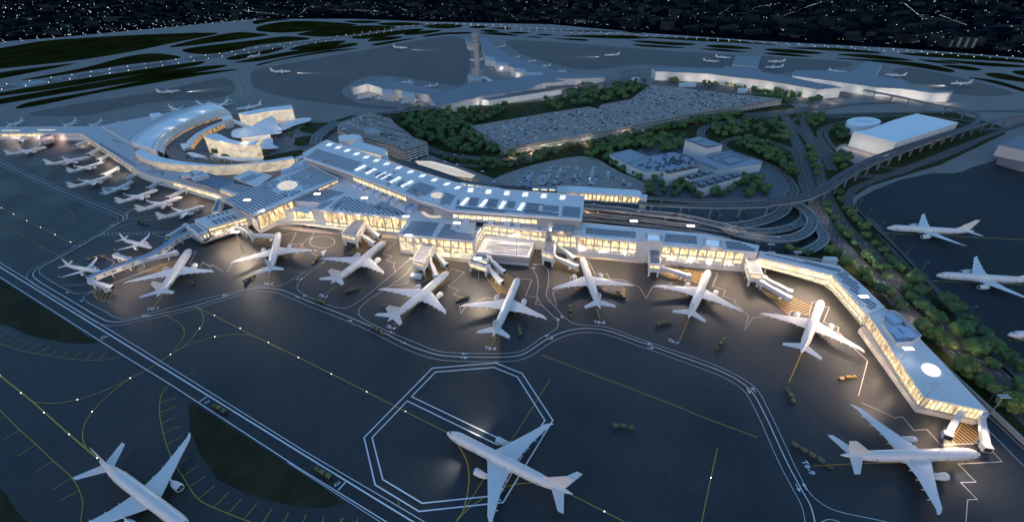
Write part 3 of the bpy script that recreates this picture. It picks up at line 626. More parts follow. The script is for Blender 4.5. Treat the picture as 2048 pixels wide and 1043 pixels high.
for k, s in enumerate(['375,458 45,520', '725,540 360,600', '832,578 540,660', '902,688 545,785', '1070,730 828,835', '1265,797 930,908', '1460,857 1090,972', '1640,930 1255,1030']):
    planes.append(('R ' + s, 'N', ['first', 'second', 'third', 'fourth', 'fifth', 'sixth', 'seventh', 'eighth'][k] + ' airliner from the left in the row nosed in along the left concourse', GT))
for s, l in [('R 40,298 190,240', 'behind the left concourse near the left edge'), ('R 498,300 618,242', 'behind the left concourse, left of a pair'), ('R 702,300 820,244', 'behind the left concourse, right of a pair'), ('R 985,290 945,250', 'half hidden behind the left concourse, beside the broad pale roof'),
             ('R 1440,170 1350,135', 'behind the broad pale roof left of the curved headhouse'), ('E 1640,850 1570,815', 'half hidden behind the curved headhouse roof'), ('E 1745,865 1835,800', 'at the far tip of the curved headhouse'), ('J 1085,200 1300,158', 'behind the rear curved hotel block')]:
    planes.append((s, 'N', 'small airliner ' + l, 'airliners on the far side of the left concourse'))
for s, l in [('E 1440,720 1245,730', 'with its beam lit on the left far apron'), ('F 278,570 110,565', 'with its beam lit left of the far concourse'), ('E 1975,455 F 35,430', 'on the grass edge below the left runway'), ('F 1212,382 1092,372', 'with its beam lit left of the control tower'),
             ('S 1325,210 1390,203', 'right of the control tower cab, alone'), ('S 1110,315 1225,310', 'behind the control tower shaft'), ('S 1448,390 1318,386', 'at the upper bay of the far pier right of the tower'), ('S 1562,440 1452,432', 'at the lower bay of the far pier right of the tower'),
             ('S 362,595 218,620', 'at the far concourse, leftmost of its three'), ('S 520,603 376,628', 'at the far concourse, middle of its three'), ('S 706,632 568,655', 'at the far concourse, rightmost of its three'), ('S 542,498 632,482', 'behind the far concourse, left one'), ('S 762,527 850,508', 'behind the far concourse, right one'),
             ('S 1420,298 1520,290', 'behind the diagonal far pier, highest of three'), ('S 1552,327 1632,320', 'behind the diagonal far pier, middle of three'), ('S 1662,364 1765,356', 'behind the diagonal far pier, lowest of three'), ('h 1530,318 1622,312', 'with its beam lit on the far right apron'),
             ('G 728,378 600,366', 'upper of the two left of the small block'), ('G 637,408 502,397', 'lower of the two left of the small block'), ('G 1020,408 1165,404', 'upper of the two right of the small block'), ('G 1000,455 1150,448', 'lower of the two right of the small block'),
             ('G 1658,492 1505,474', 'left of the far right pier'), ('I 935,352 1112,356', 'right of the far right pier'), ('I 1462,425 1635,415', 'with its beam lit at the far right')]:
    planes.append((s, '?', 'far off pale airliner ' + l, GF))
PINFO = []
for s, ty, lab, grp in planes:
    if s == 'BL':
        T = P(199, 921, 7); A = P(333, 1023, 6); d = (A - T); d.z = 0; d.normalize(); N = T + d * 76; L = 76
    else:
        n_, t_ = S(s); z1, z2 = (5, 6.8) if ty != 'N' else (3.6, 4.8)
        N = P(*n_, z1); T = P(*t_, z2); d = N - T; d.z = 0; L = d.length; d.normalize()
    if ty == '?': ty = 'W' if L > 56 else 'N'
    base = 76 if ty == 'W' else 44.5
    if USED[ty]: o = copy_tree(PROTO[ty])
    else: o = PROTO[ty]; USED[ty] = True
    sc_ = min(1.16, max(.80, L / base)); c = (N + T) / 2
    o.location = (c.x, c.y, .15); o.rotation_euler = (0, 0, atan2(d.y, d.x)); o.scale = (sc_,) * 3
    tag(o, lab, 'airliner', grp); PINFO.append((lab, N, d, sc_))
    print('PL', lab[:60], ty, round(L, 1))
    if 'beam lit' in lab:
        n = N + d * 1.0; spot((n.x, n.y, 5.0), (n.x + d.x * 42, n.y + d.y * 42, 0), 110000, (.95, 1, .92), 50, 1, .2, 'landing_light')
    if 'octagon' in lab:
        for sg in (1, -1):
            n = N - d * 18 + Vector((-d.y, d.x, 0)) * sg * 5; spot((n.x, n.y, 6.5), (n.x + d.x * 14 - d.y * sg * 22, n.y + d.y * 12 + d.x * sg * 22, 0), 9000, (1, .97, .85), 80, 1, .3, 'wing_light')
# --------------------------------------------------------------- buildings
def bld(name, label, cat, s, z, z0=0, wm=M_wall, rm=M_roofw, par=.5, over=.0, rt=.5, group=None, root=None, up=None):
    p = ccw(W(s, z) if isinstance(s, str) or not isinstance(s[0], Vector) else s)
    if up: wall_lamps(p, *up)
    if root is None:
        c = centroid(p); root = thing(name, label, cat, (c.x, c.y, z0), group)
    b = MB(); b.walls(p, z0, z - rt, 0)
    if z0 > .5: b.poly(p, z0); 
    b.build('wall', wm, root)
    b = MB(); q = outset(p, over) if over else p; b.prism(q, z - rt, z, 0)
    if par:
        inn = outset(q, -.45); n = len(q)
        for i in range(n):
            j = (i + 1) % n
            A, B_, C_, D_ = q[i], q[j], inn[j], inn[i]
            for (u0, u1, v0, v1) in (((A, B_, z, z + par)), ((D_, C_, z, z + par))):
                b.quad((u0.x, u0.y, v0), (u1.x, u1.y, v0), (u1.x, u1.y, v1), (u0.x, u0.y, v1))
            b.quad((A.x, A.y, z + par), (B_.x, B_.y, z + par), (C_.x, C_.y, z + par), (D_.x, D_.y, z + par))
    b.build('roof', rm, root)
    return root, p
def wall_lamps(p, step, power, out=5.0, col=(1, .86, .70)):   # point lamps without fixtures, set off the walls that face the camera
    for i in range(len(p)):
        a, b = p[i], p[(i + 1) % len(p)]; d = b - a; d.z = 0; L = d.length
        if L < 12: continue
        d.normalize(); nn = Vector((d.y, -d.x, 0)); m = (a + b) / 2
        if nn.dot(Vector((-m.x, -m.y, 0)).normalized()) < .35: continue
        n = max(1, int(L / step)); power_ = power * .2; n = int(n * 1.7) + 1
        for k in range(n):
            q = a + d * (L * (k + .5 + U(-.15, .15)) / n) + nn * (out + 6); point((q.x, q.y, 6.5), power_ * U(.7, 1.25), col, .1, 'unseen_lamp')
def fac(root, a, b, cen, z0, z1, n, m=M_win, fr=.82, out=.25, slat=1.2, hbar=0, name='window', mm=None):
    a = Vector((a[0], a[1], 0)); b = Vector((b[0], b[1], 0)); d = b - a; L = d.length; d.normalize(); nn = Vector((-d.y, d.x, 0))
    if nn.dot(a - cen) < 0: nn = -nn
    bw = L / n
    for k in range(n):
        s = a + d * (bw * (k + (1 - fr) / 2)); e = s + d * bw * fr; m_ = MB()
        p0, p1 = s + nn * out, e + nn * out
        m_.quad((p0.x, p0.y, z0), (p1.x, p1.y, z0), (p1.x, p1.y, z1), (p0.x, p0.y, z1), 0)
        ang = atan2(d.y, d.x)
        ns = max(1, int(bw * fr / slat))
        for i in range(1, ns):
            q = p0 + d * (bw * fr * i / ns) + nn * .12; m_.box((q.x, q.y, (z0 + z1) / 2), (.16, .3, z1 - z0), ang, 1)
        for i in range(hbar + 2):
            q = (p0 + p1) / 2 + nn * .16; zz = z0 + (z1 - z0) * i / (hbar + 1); m_.box((q.x, q.y, zz), (bw * fr + .3, .4, .28), ang, 2)
        for q in (p0, p1):
            q = q + nn * .16; m_.box((q.x, q.y, (z0 + z1) / 2), (.3, .42, z1 - z0 + .2), ang, 2)
        m_.build(name, [m, mm or M_mull, M_frame], root)
    return nn
def slab(root, s, z, t, name, m, **k):
    b = MB(); b.prism(W(s, z), z - t, z); return b.build(name, m, root, **k)
def pxdir(a, b, z): return P(*a, z), P(*b, z)
def pbox(root, s, z, w, h, name, m, lift=0, base=None):   # box whose top axis runs between two pixels at height z+h
    a, c = W(s, z + h); d = c - a; q = (a + c) / 2; b = MB(); b.box((q.x, q.y, z + h / 2 + lift), (d.length, w, h), atan2(d.y, d.x)); return b.build(name, m, root)
def stripes(root, s, dirs, z, step, wd, name='roof_panel_rows', m=M_pv, h=.45, gapn=0):
    """rows of dark raised roof panels clipped to an outline"""
    p = W(s, z); a, c = W(dirs, z); d = (c - a).to_2d().normalized(); n = Vector((-d.y, d.x)); b = MB(); ang = atan2(d.y, d.x)
    ks = [q.to_2d().dot(n) for q in p]; k = min(ks) + step * .6; j = 0
    while k < max(ks) - .3:
        hit = []
        for i in range(len(p)):
            u0, u1 = ks[i - 1], ks[i]
            if (u0 - k) * (u1 - k) < 0: hit.append(p[i - 1].lerp(p[i], (k - u0) / (u1 - u0)).to_2d().dot(d))
        hit.sort(); j += 1
        for i in range(0, len(hit) - 1, 2):
            L = hit[i + 1] - hit[i] - 1.5
            if L > 1.5:
                q = d * ((hit[i] + hit[i + 1]) / 2) + n * k; b.box((q.x, q.y, z + h / 2 + .03), (L, wd, h), ang)
        k += step
    if b.f: b.build(name, m, root)
TS = 'terminal'
# --- terminal six main block
main = 'P 509,431 575,402 640,406 624,420 645,421.5 815,437.5 820,437 795.6,468.4 949,483 968.5,448.8 1092.5,463.5 1097,440 1096,425 905,398 868,392 705,333 640,308 600,318 560,352 470,398'
t6, mp = bld('terminal_building', 'long main terminal with pale blue striped roofs and glowing glass front facing the parked airliners', TS, main, 20, 0, M_wall, M_roof, par=.6, over=.0, rt=1.0)
cen = P(830, 425, 20); cen.z = 0
q = lambda s, z=20: W(s, z)
a, c = q('P 645,421.5 815,437.5'); fac(t6, a, c, cen, 8.5, 18.6, 11, M_win, .84, slat=1.3, hbar=1)
fac(t6, a, c, cen, 4.2, 7.4, 11, M_win2, .9, slat=2.2)
a, c = q('P 795.6,468.4 949,483'); mid = a.lerp(c, .42)
fac(t6, a, a.lerp(c, .30), cen, 13.5, 17.5, 3, M_win, .62, slat=1.3); fac(t6, a, a.lerp(c, .30), cen, 8.5, 12, 3, M_win, .62, slat=1.3); fac(t6, a, a.lerp(c, .30), cen, 4, 6.8, 3, M_win, .62, slat=1.3)
fac(t6, a.lerp(c, .31), a.lerp(c, .98), cen, 12.6, 18.4, 7, M_win, .86, slat=1.6); fac(t6, a.lerp(c, .31), a.lerp(c, .98), cen, 7.6, 11.6, 7, M_win, .8, slat=1.3); fac(t6, a.lerp(c, .33), a.lerp(c, .80), cen, 1.2, 6.2, 4, M_win2, .9, slat=5)
a, c = q('P 949,483 968.5,448.8'); fac(t6, a, c, P(900, 465, 20), 10.4, 14, 5, M_win2, .8, slat=2); fac(t6, a, c, P(900, 465, 20), 15, 18.6, 5, M_win2, .8, slat=2)
a, c = q('P 968.5,448.8 1092.5,463.5'); fac(t6, a, c, cen, 10.2, 13.6, 8, M_win2, .78, slat=2); fac(t6, a, c, cen, 14.8, 18.6, 8, M_win, .82, slat=1.4)
fac(t6, *q('P 575,402 640,406'), cen, 16.2, 19, 5, M_win, .95, slat=.9)
# recessed lower roof and its glass front
lo, lp = bld('x', 'x', 'x', 'P 540,424 577,404 641,408 624,421', 15.5, 0, M_wall, M_roof, par=.4, root=t6)
a, c = W('P 540,424 624,421', 15.5); 
a, c = W('O 650,335 P 624,421.5', 15.5); fac(t6, a, c, cen, 8.5, 14.8, 5, M_win, .84, slat=1.1); fac(t6, a, c, cen, 4.2, 7.2, 5, M_win2, .9, slat=2.2)
slab(t6, 'O 800,318 828,285 895,303 870,330', 16.1, .5, 'roof_canopy', M_roofw); slab(t6, 'O 882,332 905,305 960,312 940,345', 16.1, .5, 'roof_canopy', M_roofw)
# walkway in front of the west wing and bright kerb
wk = MB(); pp = [P(*x, 4) for x in S('O 640,392 1225,470 1290,478')]; wk.beam(pp, 4, .5, off=0); wk.build('walkway_roof', M_frame, t6)
for k, (v, d) in enumerate(along(pp, 9)):
    m = MB(); m.tube((v.x, v.y, 0), (v.x, v.y, 3.5), .35, n=6); m.build('column', M_frame, t6)
# tilted high roof with oval skylight
hr, hp = bld('x', 'x', 'x', 'P 509,431.5 449,400 623,330 678,357.5', 24, 20.05, M_wallg, M_roof, par=.5, root=t6)
a, c = W('P 509,431.5 678,357.5', 24); fac(t6, a.lerp(c, .02), a.lerp(c, .40), P(560, 375, 24), 10, 22.5, 7, M_win, .9, slat=.9); fac(t6, a.lerp(c, .72), a.lerp(c, .98), P(560, 375, 24), 20.8, 23, 6, M_win, .95, slat=1.2)
def disc(root, u, v, ru, rv, z, m, name, rim=None, tilt=0, h=.3):
    pts = [P(u + ru * cos(t) * cos(tilt) - rv * sin(t) * sin(tilt), v + ru * cos(t) * sin(tilt) + rv * sin(t) * cos(tilt), z) for t in [k * 2 * pi / 40 for k in range(40)]]
    if rim: 
        b = MB(); b.prism(outset(pts, 2.2), z + .02, z + h - .1); b.build(name + '_curb', rim, root)
    b = MB(); b.prism(pts, z + .02, z + h + .1); return b.build(name, m, root)
disc(t6, 575, 371.3, 20.5, 9.2, 24, M_skyw, 'oval_skylight', M_unit, -.12)
stripes(t6, 'J 1000,915 1270,800 1390,850 1420,880 1530,880 1215,1030 1175,1035 1060,965', 'J 1040,920 1180,1010', 24, 3.6, 1.3)
stripes(t6, 'J 1690,645 1900,745 1640,835 1600,800 1590,770 1500,755 1440,755', 'J 1690,650 1890,745', 24, 3.6, 1.3)
stripes(t6, 'J 1280,800 1430,750 1440,770 1400,800 1400,830 1310,830', 'J 1300,795 1340,815', 24, 3.6, 1.3); stripes(t6, 'J 1440,860 1590,840 1620,850 1520,895 1470,890', 'J 1500,860 1540,880', 24, 3.6, 1.3)
for s in ('J 1350,800 1385,795', 'J 1490,738 1525,734', 'J 1635,732 1675,730', 'J 1635,802 1672,800', 'J 1500,868 1535,866'): pbox(t6, s, 24, 3.5, 1.2, 'rooftop_unit', M_unit)
# striped fields on the z20 roof
for s, d, st in [('O 830,245 1040,135 1240,190 1150,215 1055,262', 'O 900,180 1090,225', 3.4), ('O 1000,305 1050,265 1150,235 1160,245 1070,310', 'O 1010,300 1100,320', 3.4), ('O 1105,300 1230,205 1720,355 1740,372 1330,340', 'O 1200,225 1330,330', 3.4),
                 ('O 1450,290 1540,250 1740,360 1600,340', 'O 1500,270 1600,320', 3.4), ('T 110,345 225,205 510,235 430,375', 'T 200,250 480,270', 3.3), ('T 460,385 560,240 640,250 620,310 840,345 890,250 935,260 870,415', 'T 500,320 800,350', 3.3), ('K 360,620 420,625 520,670 480,690', 'K 370,630 460,670', 3.3),
                 ('K 330,790 250,880 270,895 350,800', 'K 300,850 340,870', 3.4)]:
    stripes(t6, s, d, 20, st, 1.25)
m = MB(); arc = W('P 846,418 847,424 853,429.5 862,432.5 872,433.3 882,431.5 890,429 896.5,425', 20.3); m.beam(catmull(arc, 5), 3.6, .25, up=.3); m.build('ring_skylight', M_skyw, t6)
for s in ['K 440,680 510,645', 'K 480,700 560,660', 'K 560,725 635,690', 'K 605,750 690,705', 'K 690,780 765,745', 'K 735,805 820,760', 'K 820,850 885,815', 'K 870,872 950,832', 'K 1250,940 1295,895', 'K 1325,950 1370,900', 'K 1440,955 1480,912', 'K 1520,965 1570,918', 'K 1655,980 1695,930', 'K 1735,985 1770,935',
          'K 180,535 225,540', 'K 315,585 370,600', 'K 30,512 95,497', 'J 1445,682 1520,665', 'J 1535,655 1610,640', 'J 1620,625 1700,605']:
    pbox(t6, s, 20, 5.5, 4, 'rooftop_unit', M_unit)
slab(t6, 'K 835,765 950,790 940,825 845,795', 25, 5, 'plant_screen', M_concd); slab(t6, 'K 950,792 1085,828 1060,870 945,842', 26, 6, 'plant_screen', M_concd)
slab(t6, 'T 885,222 960,225 950,260 878,255', 21.5, 1.5, 'black_hatch', M_void)
# low annex hall in the notch
ah, ap = bld('annex_hall', 'low flat hall with rows of grey roof panels in the recess of the main terminal', 'building', 'P 969.5,471 1071,479.5 1058.5,515 952,505', 9, 0, mat('tan_wall', (.46, .38, .33), .6, var=.06, vs=.2), M_roofw, par=.5)
stripes(ah, 'T 1010,425 1460,465 1410,570 960,520', 'T 1000,430 1400,460', 9, 3.4, 1.2, m=M_concd)
fac(ah, *W('P 1058.5,515 952,505', 9), P(1010, 490, 9), .8, 2.8, 1, M_frame, .98, slat=50, name='base_band')
# --- headhouse
hhp = 'P 609,315.5 705,348 815,390 838,400 875,410.5 893,418 905,420.5 1095.5,433.5 1161.6,438.5 1166.6,392.6 1024,381.5 933,372.7 825,340 725,305 652.5,281 607,307'
hh, hpts = bld('headhouse_building', 'high rear hall of the terminal with blue striped roof and many small bright skylights', TS, hhp, 31, 0, M_wallg, M_roof, par=.6, over=1.2, rt=1.2)
ch = P(880, 370, 31)
fac(hh, *W('P 705,348 812,389', 31), ch, 23.5, 28.0, 12, M_win2, .92, slat=2); fac(hh, *W('P 905,420.5 1075,432.3', 31), ch, 23, 27.4, 14, M_win2, .92, slat=2); fac(hh, *W('P 880,412 903,420', 31), ch, 24, 28, 3, M_mull, .9, slat=1)
fac(hh, *W('P 1025,381.5 725,305', 31), ch, 4, 9, 1, M_concd, .9) if 0 else None
for s, d in [('K 45,460 130,400 490,520 430,575 400,590', 'K 60,455 150,400'), ('K 545,545 620,560 600,600 530,590', 'K 545,548 620,575'), ('K 40,395 100,360 150,375 110,395', 'K 50,390 150,375')]: pass
stripes(hh, 'K 45,457 140,385 500,500 415,575', 'K 60,455 430,575', 31, 3.7, 1.2); stripes(hh, 'K 430,590 520,540 860,680 800,740', 'K 430,575 830,730', 31, 3.7, .0) if 0 else None
for s in ['K 535,540 612,556 585,585 510,570', 'K 610,575 690,595 660,625 590,605', 'K 700,600 790,625 750,660 680,640', 'K 800,645 880,660 850,700 760,685', 'K 880,690 950,655 1090,705 1010,765 930,755', 'K 870,700 985,740 950,770 840,735']:
    stripes(hh, s, 'K 430,575 830,730', 31, 3.4, 1.3)
stripes(hh, 'K 1125,760 1160,735 1245,765 1200,840 1120,835', 'K 1150,750 1230,775', 31, 3.4, 1.3)
for s in ['K 1250,800 1290,770 1275,840 1245,840', 'K 1355,780 1440,787 1415,850 1335,845', 'K 1500,790 1595,800 1570,860 1480,855', 'K 1655,810 1735,815 1710,870 1640,865', 'K 1805,820 2046,838 L 90,600 80,650 K 2046,905 1780,880', 'L 115,580 225,590 215,650 95,640', 'L 245,592 380,605 375,655 235,645', 'L 400,608 555,620 545,700 390,690', 'L 90,645 380,665 375,690 80,665', 'K 1240,850 1780,890 1780,905 1240,870']:
    stripes(hh, s, 'K 1300,780 2040,838', 31, 3.1, 1.2)
def skl(s, w_, z=31.05): 
    a, c = W(s, z); d = c - a; b = MB(); qq = (a + c) / 2; b.box((qq.x, qq.y, z + .35), (d.length, w_, .6), atan2(d.y, d.x)); b.build('skylight', M_sky, hh)
for s in ['450,566 527,528', '440,560 518,521', '535,592 612,554', '524,586 600,548', '608,618 687,578', '648,633 727,593', '725,665 808,620', '715,657 796,614', '818,697 905,652', '807,690 893,645', '1282,838 1335,783', '1300,842 1350,785', '1433,852 1485,796', '1452,855 1500,798', '1590,866 1628,808', '1607,868 1645,812', '1742,880 1780,822', '1760,883 1796,825']:
    skl('K ' + s, 1.35)
for s in ['235,357', '307,380', '380,404', '453,431', '531,457', '612,484', '694,510', '788,542', '885,574', '979,606', '1075,638', '1175,671', '1261,700', '1365,720', '1508,733', '1655,745', '1802,755', '1950,767', '2100,779']:
    x, y = [float(k) for k in s.split(',')]; far = x > 1300
    for dx in (-12, 9):
        skl('K %f,%f %f,%f' % ((x + dx - 12, y + 9, x + dx + 14, y - 9) if not far else (x + dx - 4, y + 14, x + dx + 4, y - 14)), 1.5 if not far else 2.4)
disc(hh, 874.5, 390.7, 12.5, 6, 31, M_skyw, 'round_skylight', M_roof)
for s in ('K 935,735 985,745', 'K 700,660 715,668', 'K 1505,848 1545,852', 'K 165,480 195,485'): pbox(hh, s, 31, 4, 1.5, 'rooftop_unit', M_wallg)
# link hall, white round drum
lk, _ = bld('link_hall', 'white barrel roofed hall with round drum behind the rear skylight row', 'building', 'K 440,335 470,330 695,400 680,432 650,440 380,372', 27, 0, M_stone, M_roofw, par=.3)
b = MB(); pc = P(*S('K 405,300')[0], 30); b.loft([[(pc.x + r * cos(k * pi / 16), pc.y + r * sin(k * pi / 16), z) for k in range(32)] for r, z in ((12, 20), (12, 29), (14, 29.3), (14, 30.2), (9, 31.5))]); b.build('drum', M_roofw, lk)
slab(lk, 'K 305,290 350,275 500,300 490,335 420,345 310,325', 25, 10, 'drum_base', M_roofw); slab(lk, 'K 640,420 700,440 715,480 650,455', 26, 12, 'end_block', M_wall)
random.seed(11)
for k in range(34):
    rt_, zz, u0, u1, v0, v1 = random.choice(((hh, 31, 640, 1120, 330, 400), (t6, 20, 700, 950, 400, 465), (t6, 20, 985, 1080, 440, 458)))
    v = P(U(u0, u1), U(v0, v1), zz); pz_ = outset(hpts if rt_ is hh else mp, -4)
    if pip(v.x, v.y, pz_) and (rt_ is hh or not pip(v.x, v.y, hpts)): m = MB(); m.tube((v.x, v.y, zz + .02), (v.x, v.y, zz + U(.6, 1.4)), U(.4, 1.0), n=8); m.build('roof_vent', random.choice((M_metal, M_frame, M_concd)), rt_)
# east wing
ew, ep = bld('east_wing_building', 'long east wing with two rows of glowing windows and two white boxes on its roof', TS, 'P 1102,466.5 1154,471.7 1275,483.3 1325,490 1515.5,505.5 1518.7,491.8 1414,468.6 1287.7,457 1161,445.4 1104,452', 20, 0, M_wall, M_roof, par=.5, rt=.8)
ce = P(1300, 460, 20)
a, c = W('P 1104,467.5 1154,471.9', 20); fac(ew, a, c, ce, 13.5, 18.4, 4, M_win, .84, slat=2.2); fac(ew, a, c, ce, 8.5, 12.2, 4, M_win2, .84, slat=2.2)
for s, n in (('P 1156,472 1275,483.4', 7), ('P 1325,490 1490,503.4', 9)):
    a, c = W(s, 20); fac(ew, a, c, ce, 12.8, 18.6, n, M_win, .84, slat=1.7); fac(ew, a, c, ce, 8.4, 11.6, n, M_win2, .84, slat=1.7, mm=M_frame)
    fac(ew, a, c, ce, 5.2, 6.2, n * 2, mat('rose_lights', (.6, .4, .4), .5, emit=.7, ecol=(1, .7, .62)), .45, slat=9, name='small_window')
stripes(ew, 'V 145,255 630,300 630,365 140,320', 'V 150,258 630,300', 20, 3.0, 1.2); stripes(ew, 'V 900,322 1205,348 1215,420 885,395', 'V 900,322 1205,348', 20, 3.0, 1.2); stripes(ew, 'V 1465,385 1640,410 1760,465 1760,490 1480,462', 'V 1480,440 1750,465', 20, 2.8, 1.1)
for s in ('V 705,305 880,322 885,402 708,385', 'V 1255,355 1450,372 1450,460 1258,440'):
    o = [Vector((v.x, v.y, 0)) for v in W(s, 22.5)]; o = ccw(o); b = MB(); b.walls(o, 20.0, 23.2); b.walls(outset(o, -.5), 20.0, 23.2, 0); n = 4; i_ = outset(o, -.5)
    for k in range(4): b.quad(*[(v.x, v.y, 23.2) for v in (o[k], o[(k + 1) % 4], i_[(k + 1) % 4], i_[k])])
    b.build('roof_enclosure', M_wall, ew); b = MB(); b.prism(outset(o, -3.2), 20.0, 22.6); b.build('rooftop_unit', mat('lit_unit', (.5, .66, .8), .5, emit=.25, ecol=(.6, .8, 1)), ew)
slab(ew, 'T 1680,205 1870,220 1870,325 1660,310', 25, 5, 'plant_screen', M_conc)
# pale concrete kerb in front of all facades
b = MB()
for s, wd in (('O 530,440 640,428 760,455 950,480 1200,500 1400,520 1660,535', 8), ('V 0,525 350,550 700,585', 7), ('V 870,582 1200,615 1640,665', 7), ('T 520,595 700,618 860,640', 3)):
    b.ribbon(W(s, 0), wd, .3)
b.build('pale_kerb', mat('pink_concrete', (.42, .33, .29), .7, var=.1, vs=.3), kind='structure')
# west pier blocks
wb, _ = bld('west_pier_block', 'two storey west block with dark roof strips and a row of upright windows', 'building', 'a 1255,345 1640,232 1735,312 1372,415', 13, 3.5, M_wall, M_roof, par=.4)
cw = P(*S('a 1480,330')[0], 13)
a, c = W('a 1372,415 1700,322', 13); fac(wb, a, c, cw, 9.3, 11.8, 7, M_win, .94, slat=1.1); fac(wb, a, c, cw, 5.8, 8.0, 7, M_win, .9, slat=1.1)
stripes(wb, 'a 1345,320 1560,262 1590,275 1380,335', 'a 1360,318 1385,340', 13, 4.2, 1.8); stripes(wb, 'a 1385,355 1600,300 1650,330 1440,385', 'a 1400,340 1450,375', 13, 4.2, 1.8)
for s in ('a 1400,440', 'a 1500,420', 'a 1600,395', 'a 1680,370'):
    v = P(*S(s)[0], 3.5); m = MB(); m.tube((v.x, v.y, 0), (v.x, v.y, 3.5), .5, n=6); m.build('column', M_frame, wb)
slab(wb, 'a 1375,470 1480,435 1700,375 1740,400 1500,490 1330,545', 3.4, .9, 'base_deck', mat('rose_deck', (.40, .33, .30), .7))
w2, _ = bld('west_pier_block', 'small stepped block with five dark roof strips joining the thin pier to the west block', 'building', 'a 1180,398 1268,372 1372,440 1288,474', 11, 3.5, M_wall, M_roof, par=.4)
stripes(w2, 'a 1200,395 1265,378 1350,440 1290,462', 'a 1200,395 1290,462', 11, 2.6, 1.2); fac(w2, *W('a 1288,474 1372,440', 11), P(*S('a 1270,420')[0], 11), 5.5, 8.5, 3, M_win, .6, slat=1)
v = P(*S('a 1290,480')[0], 4); 
slab(w2, 'a 1235,500 1290,478 1400,455 1390,520 1320,545', 3.4, .9, 'base_deck', MATS['rose_deck'])
for s in ('a 1235,470', 'a 1300,500', 'a 1340,470', 'a 1260,440'):
    v = P(*S(s)[0], 3.5); m = MB(); m.tube((v.x, v.y, 0), (v.x, v.y, 3.5), .5, n=6); m.build('column', M_frame, w2)
# thin pier corridor
pc_ = catmull(W('a 318,845 470,783 700,700 850,645 960,590 1050,525 1140,470 1235,440', 9), 4)
pr = thing('pier_corridor', 'thin winding boarding pier on stilts with blue studded roof and lit small windows', 'pier', (pc_[0].x, pc_[0].y, 0))
b = MB(); b.beam(pc_, 5.2, .4); b.build('roof', mat('pier_roof', (.22, .33, .47), .5), pr)
b = MB(); b.beam([v - Vector((0, 0, .4)) for v in pc_], 4.8, 4.6); b.build('wall', M_wall, pr)
for v, d in along(pc_, 7, 4): 
    n = Vector((d.y, -d.x, 0)); n.normalize(); e = v + n * 2.45; m = MB(); m.box((e.x, e.y, 6.3), (3.4 if R() < .7 else 1.5, .12, 1.5), atan2(d.y, d.x)); m.build('window', M_mull, pr)
for v, d in along(pc_, 13, 3):
    m = MB(); n = Vector((d.y, -d.x, 0))
    for s_ in (-1.6, 1.6): e = v + n * s_; m.tube((e.x, e.y, 0), (e.x, e.y, 4), .3, n=6)
    m.box((v.x, v.y, 3.8), (.8, 4.4, .5), atan2(d.y, d.x)); m.build('stilt', M_frame, pr)
b = MB()
for v, d in along(pc_, 2.6):
    n = Vector((d.y, -d.x, 0)); e = v + n * 2.3; b.box((e.x, e.y, 9.2), (.5, .5, .4), 0)
b.build('roof_studs', M_frame, pr)
# east concourse, curved thin
ec, _ = bld('curved_concourse', 'thin bent concourse with blue striped roof and long pale glowing glass side', TS, 'P 1516.4,513.7 1664,550 1686,573 1735,628.7 1769.5,614 1719,566 1679.4,533 1519,502', 13, 4, M_wall, M_roof, par=.4)
b = MB(); fr = W('P 1516,522 1562,535 1650,562 1668,575 1726,642', 4.0); bk = W('P 1769,625 1719,577 1679,544 1519,512', 4.0); b.prism(fr + bk, 0, 4.0); b.build('lower_wall', mat('cream_wall', (.62, .58, .48), .6, var=.05, vs=.2), ec)
for s, n in (('P 1518,514.3 1662,549.8', 20), ('P 1664,550 1686,573', 4), ('P 1686,573 1733,627', 9)):
    a, c = W(s, 13); fac(ec, a, c, P(1690, 548, 13), 8.2, 12.3, n, M_win2, .9, slat=1.2, mm=M_frame); fac(ec, a, c, P(1690, 548, 13), 4.6, 7.2, n, M_win2, .9, slat=1.6, mm=M_mull)
stripes(ec, 'Y 770,660 1620,850 1600,880 1450,840 800,690', 'Y 780,670 1440,825', 13, 3.0, 1.2); stripes(ec, 'Y 1560,880 1640,860 1830,1040 b 60,800 230,940 170,970 P 1672,548', 'Y 1620,900 1700,950', 13, 3.6, 1.3)
# pavilion
pv, pp_ = bld('end_pavilion', 'wedge shaped glass pavilion ending the concourse, with plain grey roof and oval skylight', TS, 'P 1736,625 1850,793 1969,819 1839,679 1790,641 1772,619', 12, 3.5, M_wallg, M_roof, par=.3, over=.8)
cv = P(1830, 720, 12)
a, c = W('P 1736,625 1850,793', 12); fac(pv, a, c, cv, 4.4, 11.2, 18, M_win, .93, slat=1.3, hbar=1); a, c = W('P 1850,793 1969,819', 12); fac(pv, a, c, cv, 4.4, 11.2, 12, M_win, .93, slat=1.3, hbar=1)
b = MB(); b.prism(W('P 1719,656 1835,815 1953,841 1980,826 1840,682 1760,622', 3.5), 0, 3.5); b.build('plinth', mat('plinth_white', (.66, .60, .54), .5, var=.05, vs=.2), pv)
disc(pv, 1862, 739.5, 19.5, 10.5, 12, mat('oval_glow', (.9, .9, .9), .3, emit=1.8, ecol=(1, 1, 1)), 'oval_skylight', None, .42)
o = ccw([Vector((v.x, v.y, 0)) for v in W('D 905,112 1018,272 1140,262 1222,212 1060,45 1000,10 935,10', 14)]); b = MB(); n = len(o); b.walls(o, 12.02, 15.4); i_ = outset(o, -.5); b.walls(i_, 12.02, 15.4)
for k in range(n): b.quad(*[(v.x, v.y, 15.4) for v in (o[k], o[(k + 1) % n], i_[(k + 1) % n], i_[k])])
b.build('roof_enclosure', M_wall, pv)
for s in ('D 950,20 1045,90', 'D 975,130 1070,215', 'D 1075,130 1180,215'): pbox(pv, s, 12.02, 6.5, 3.2, 'rooftop_unit', M_unit)
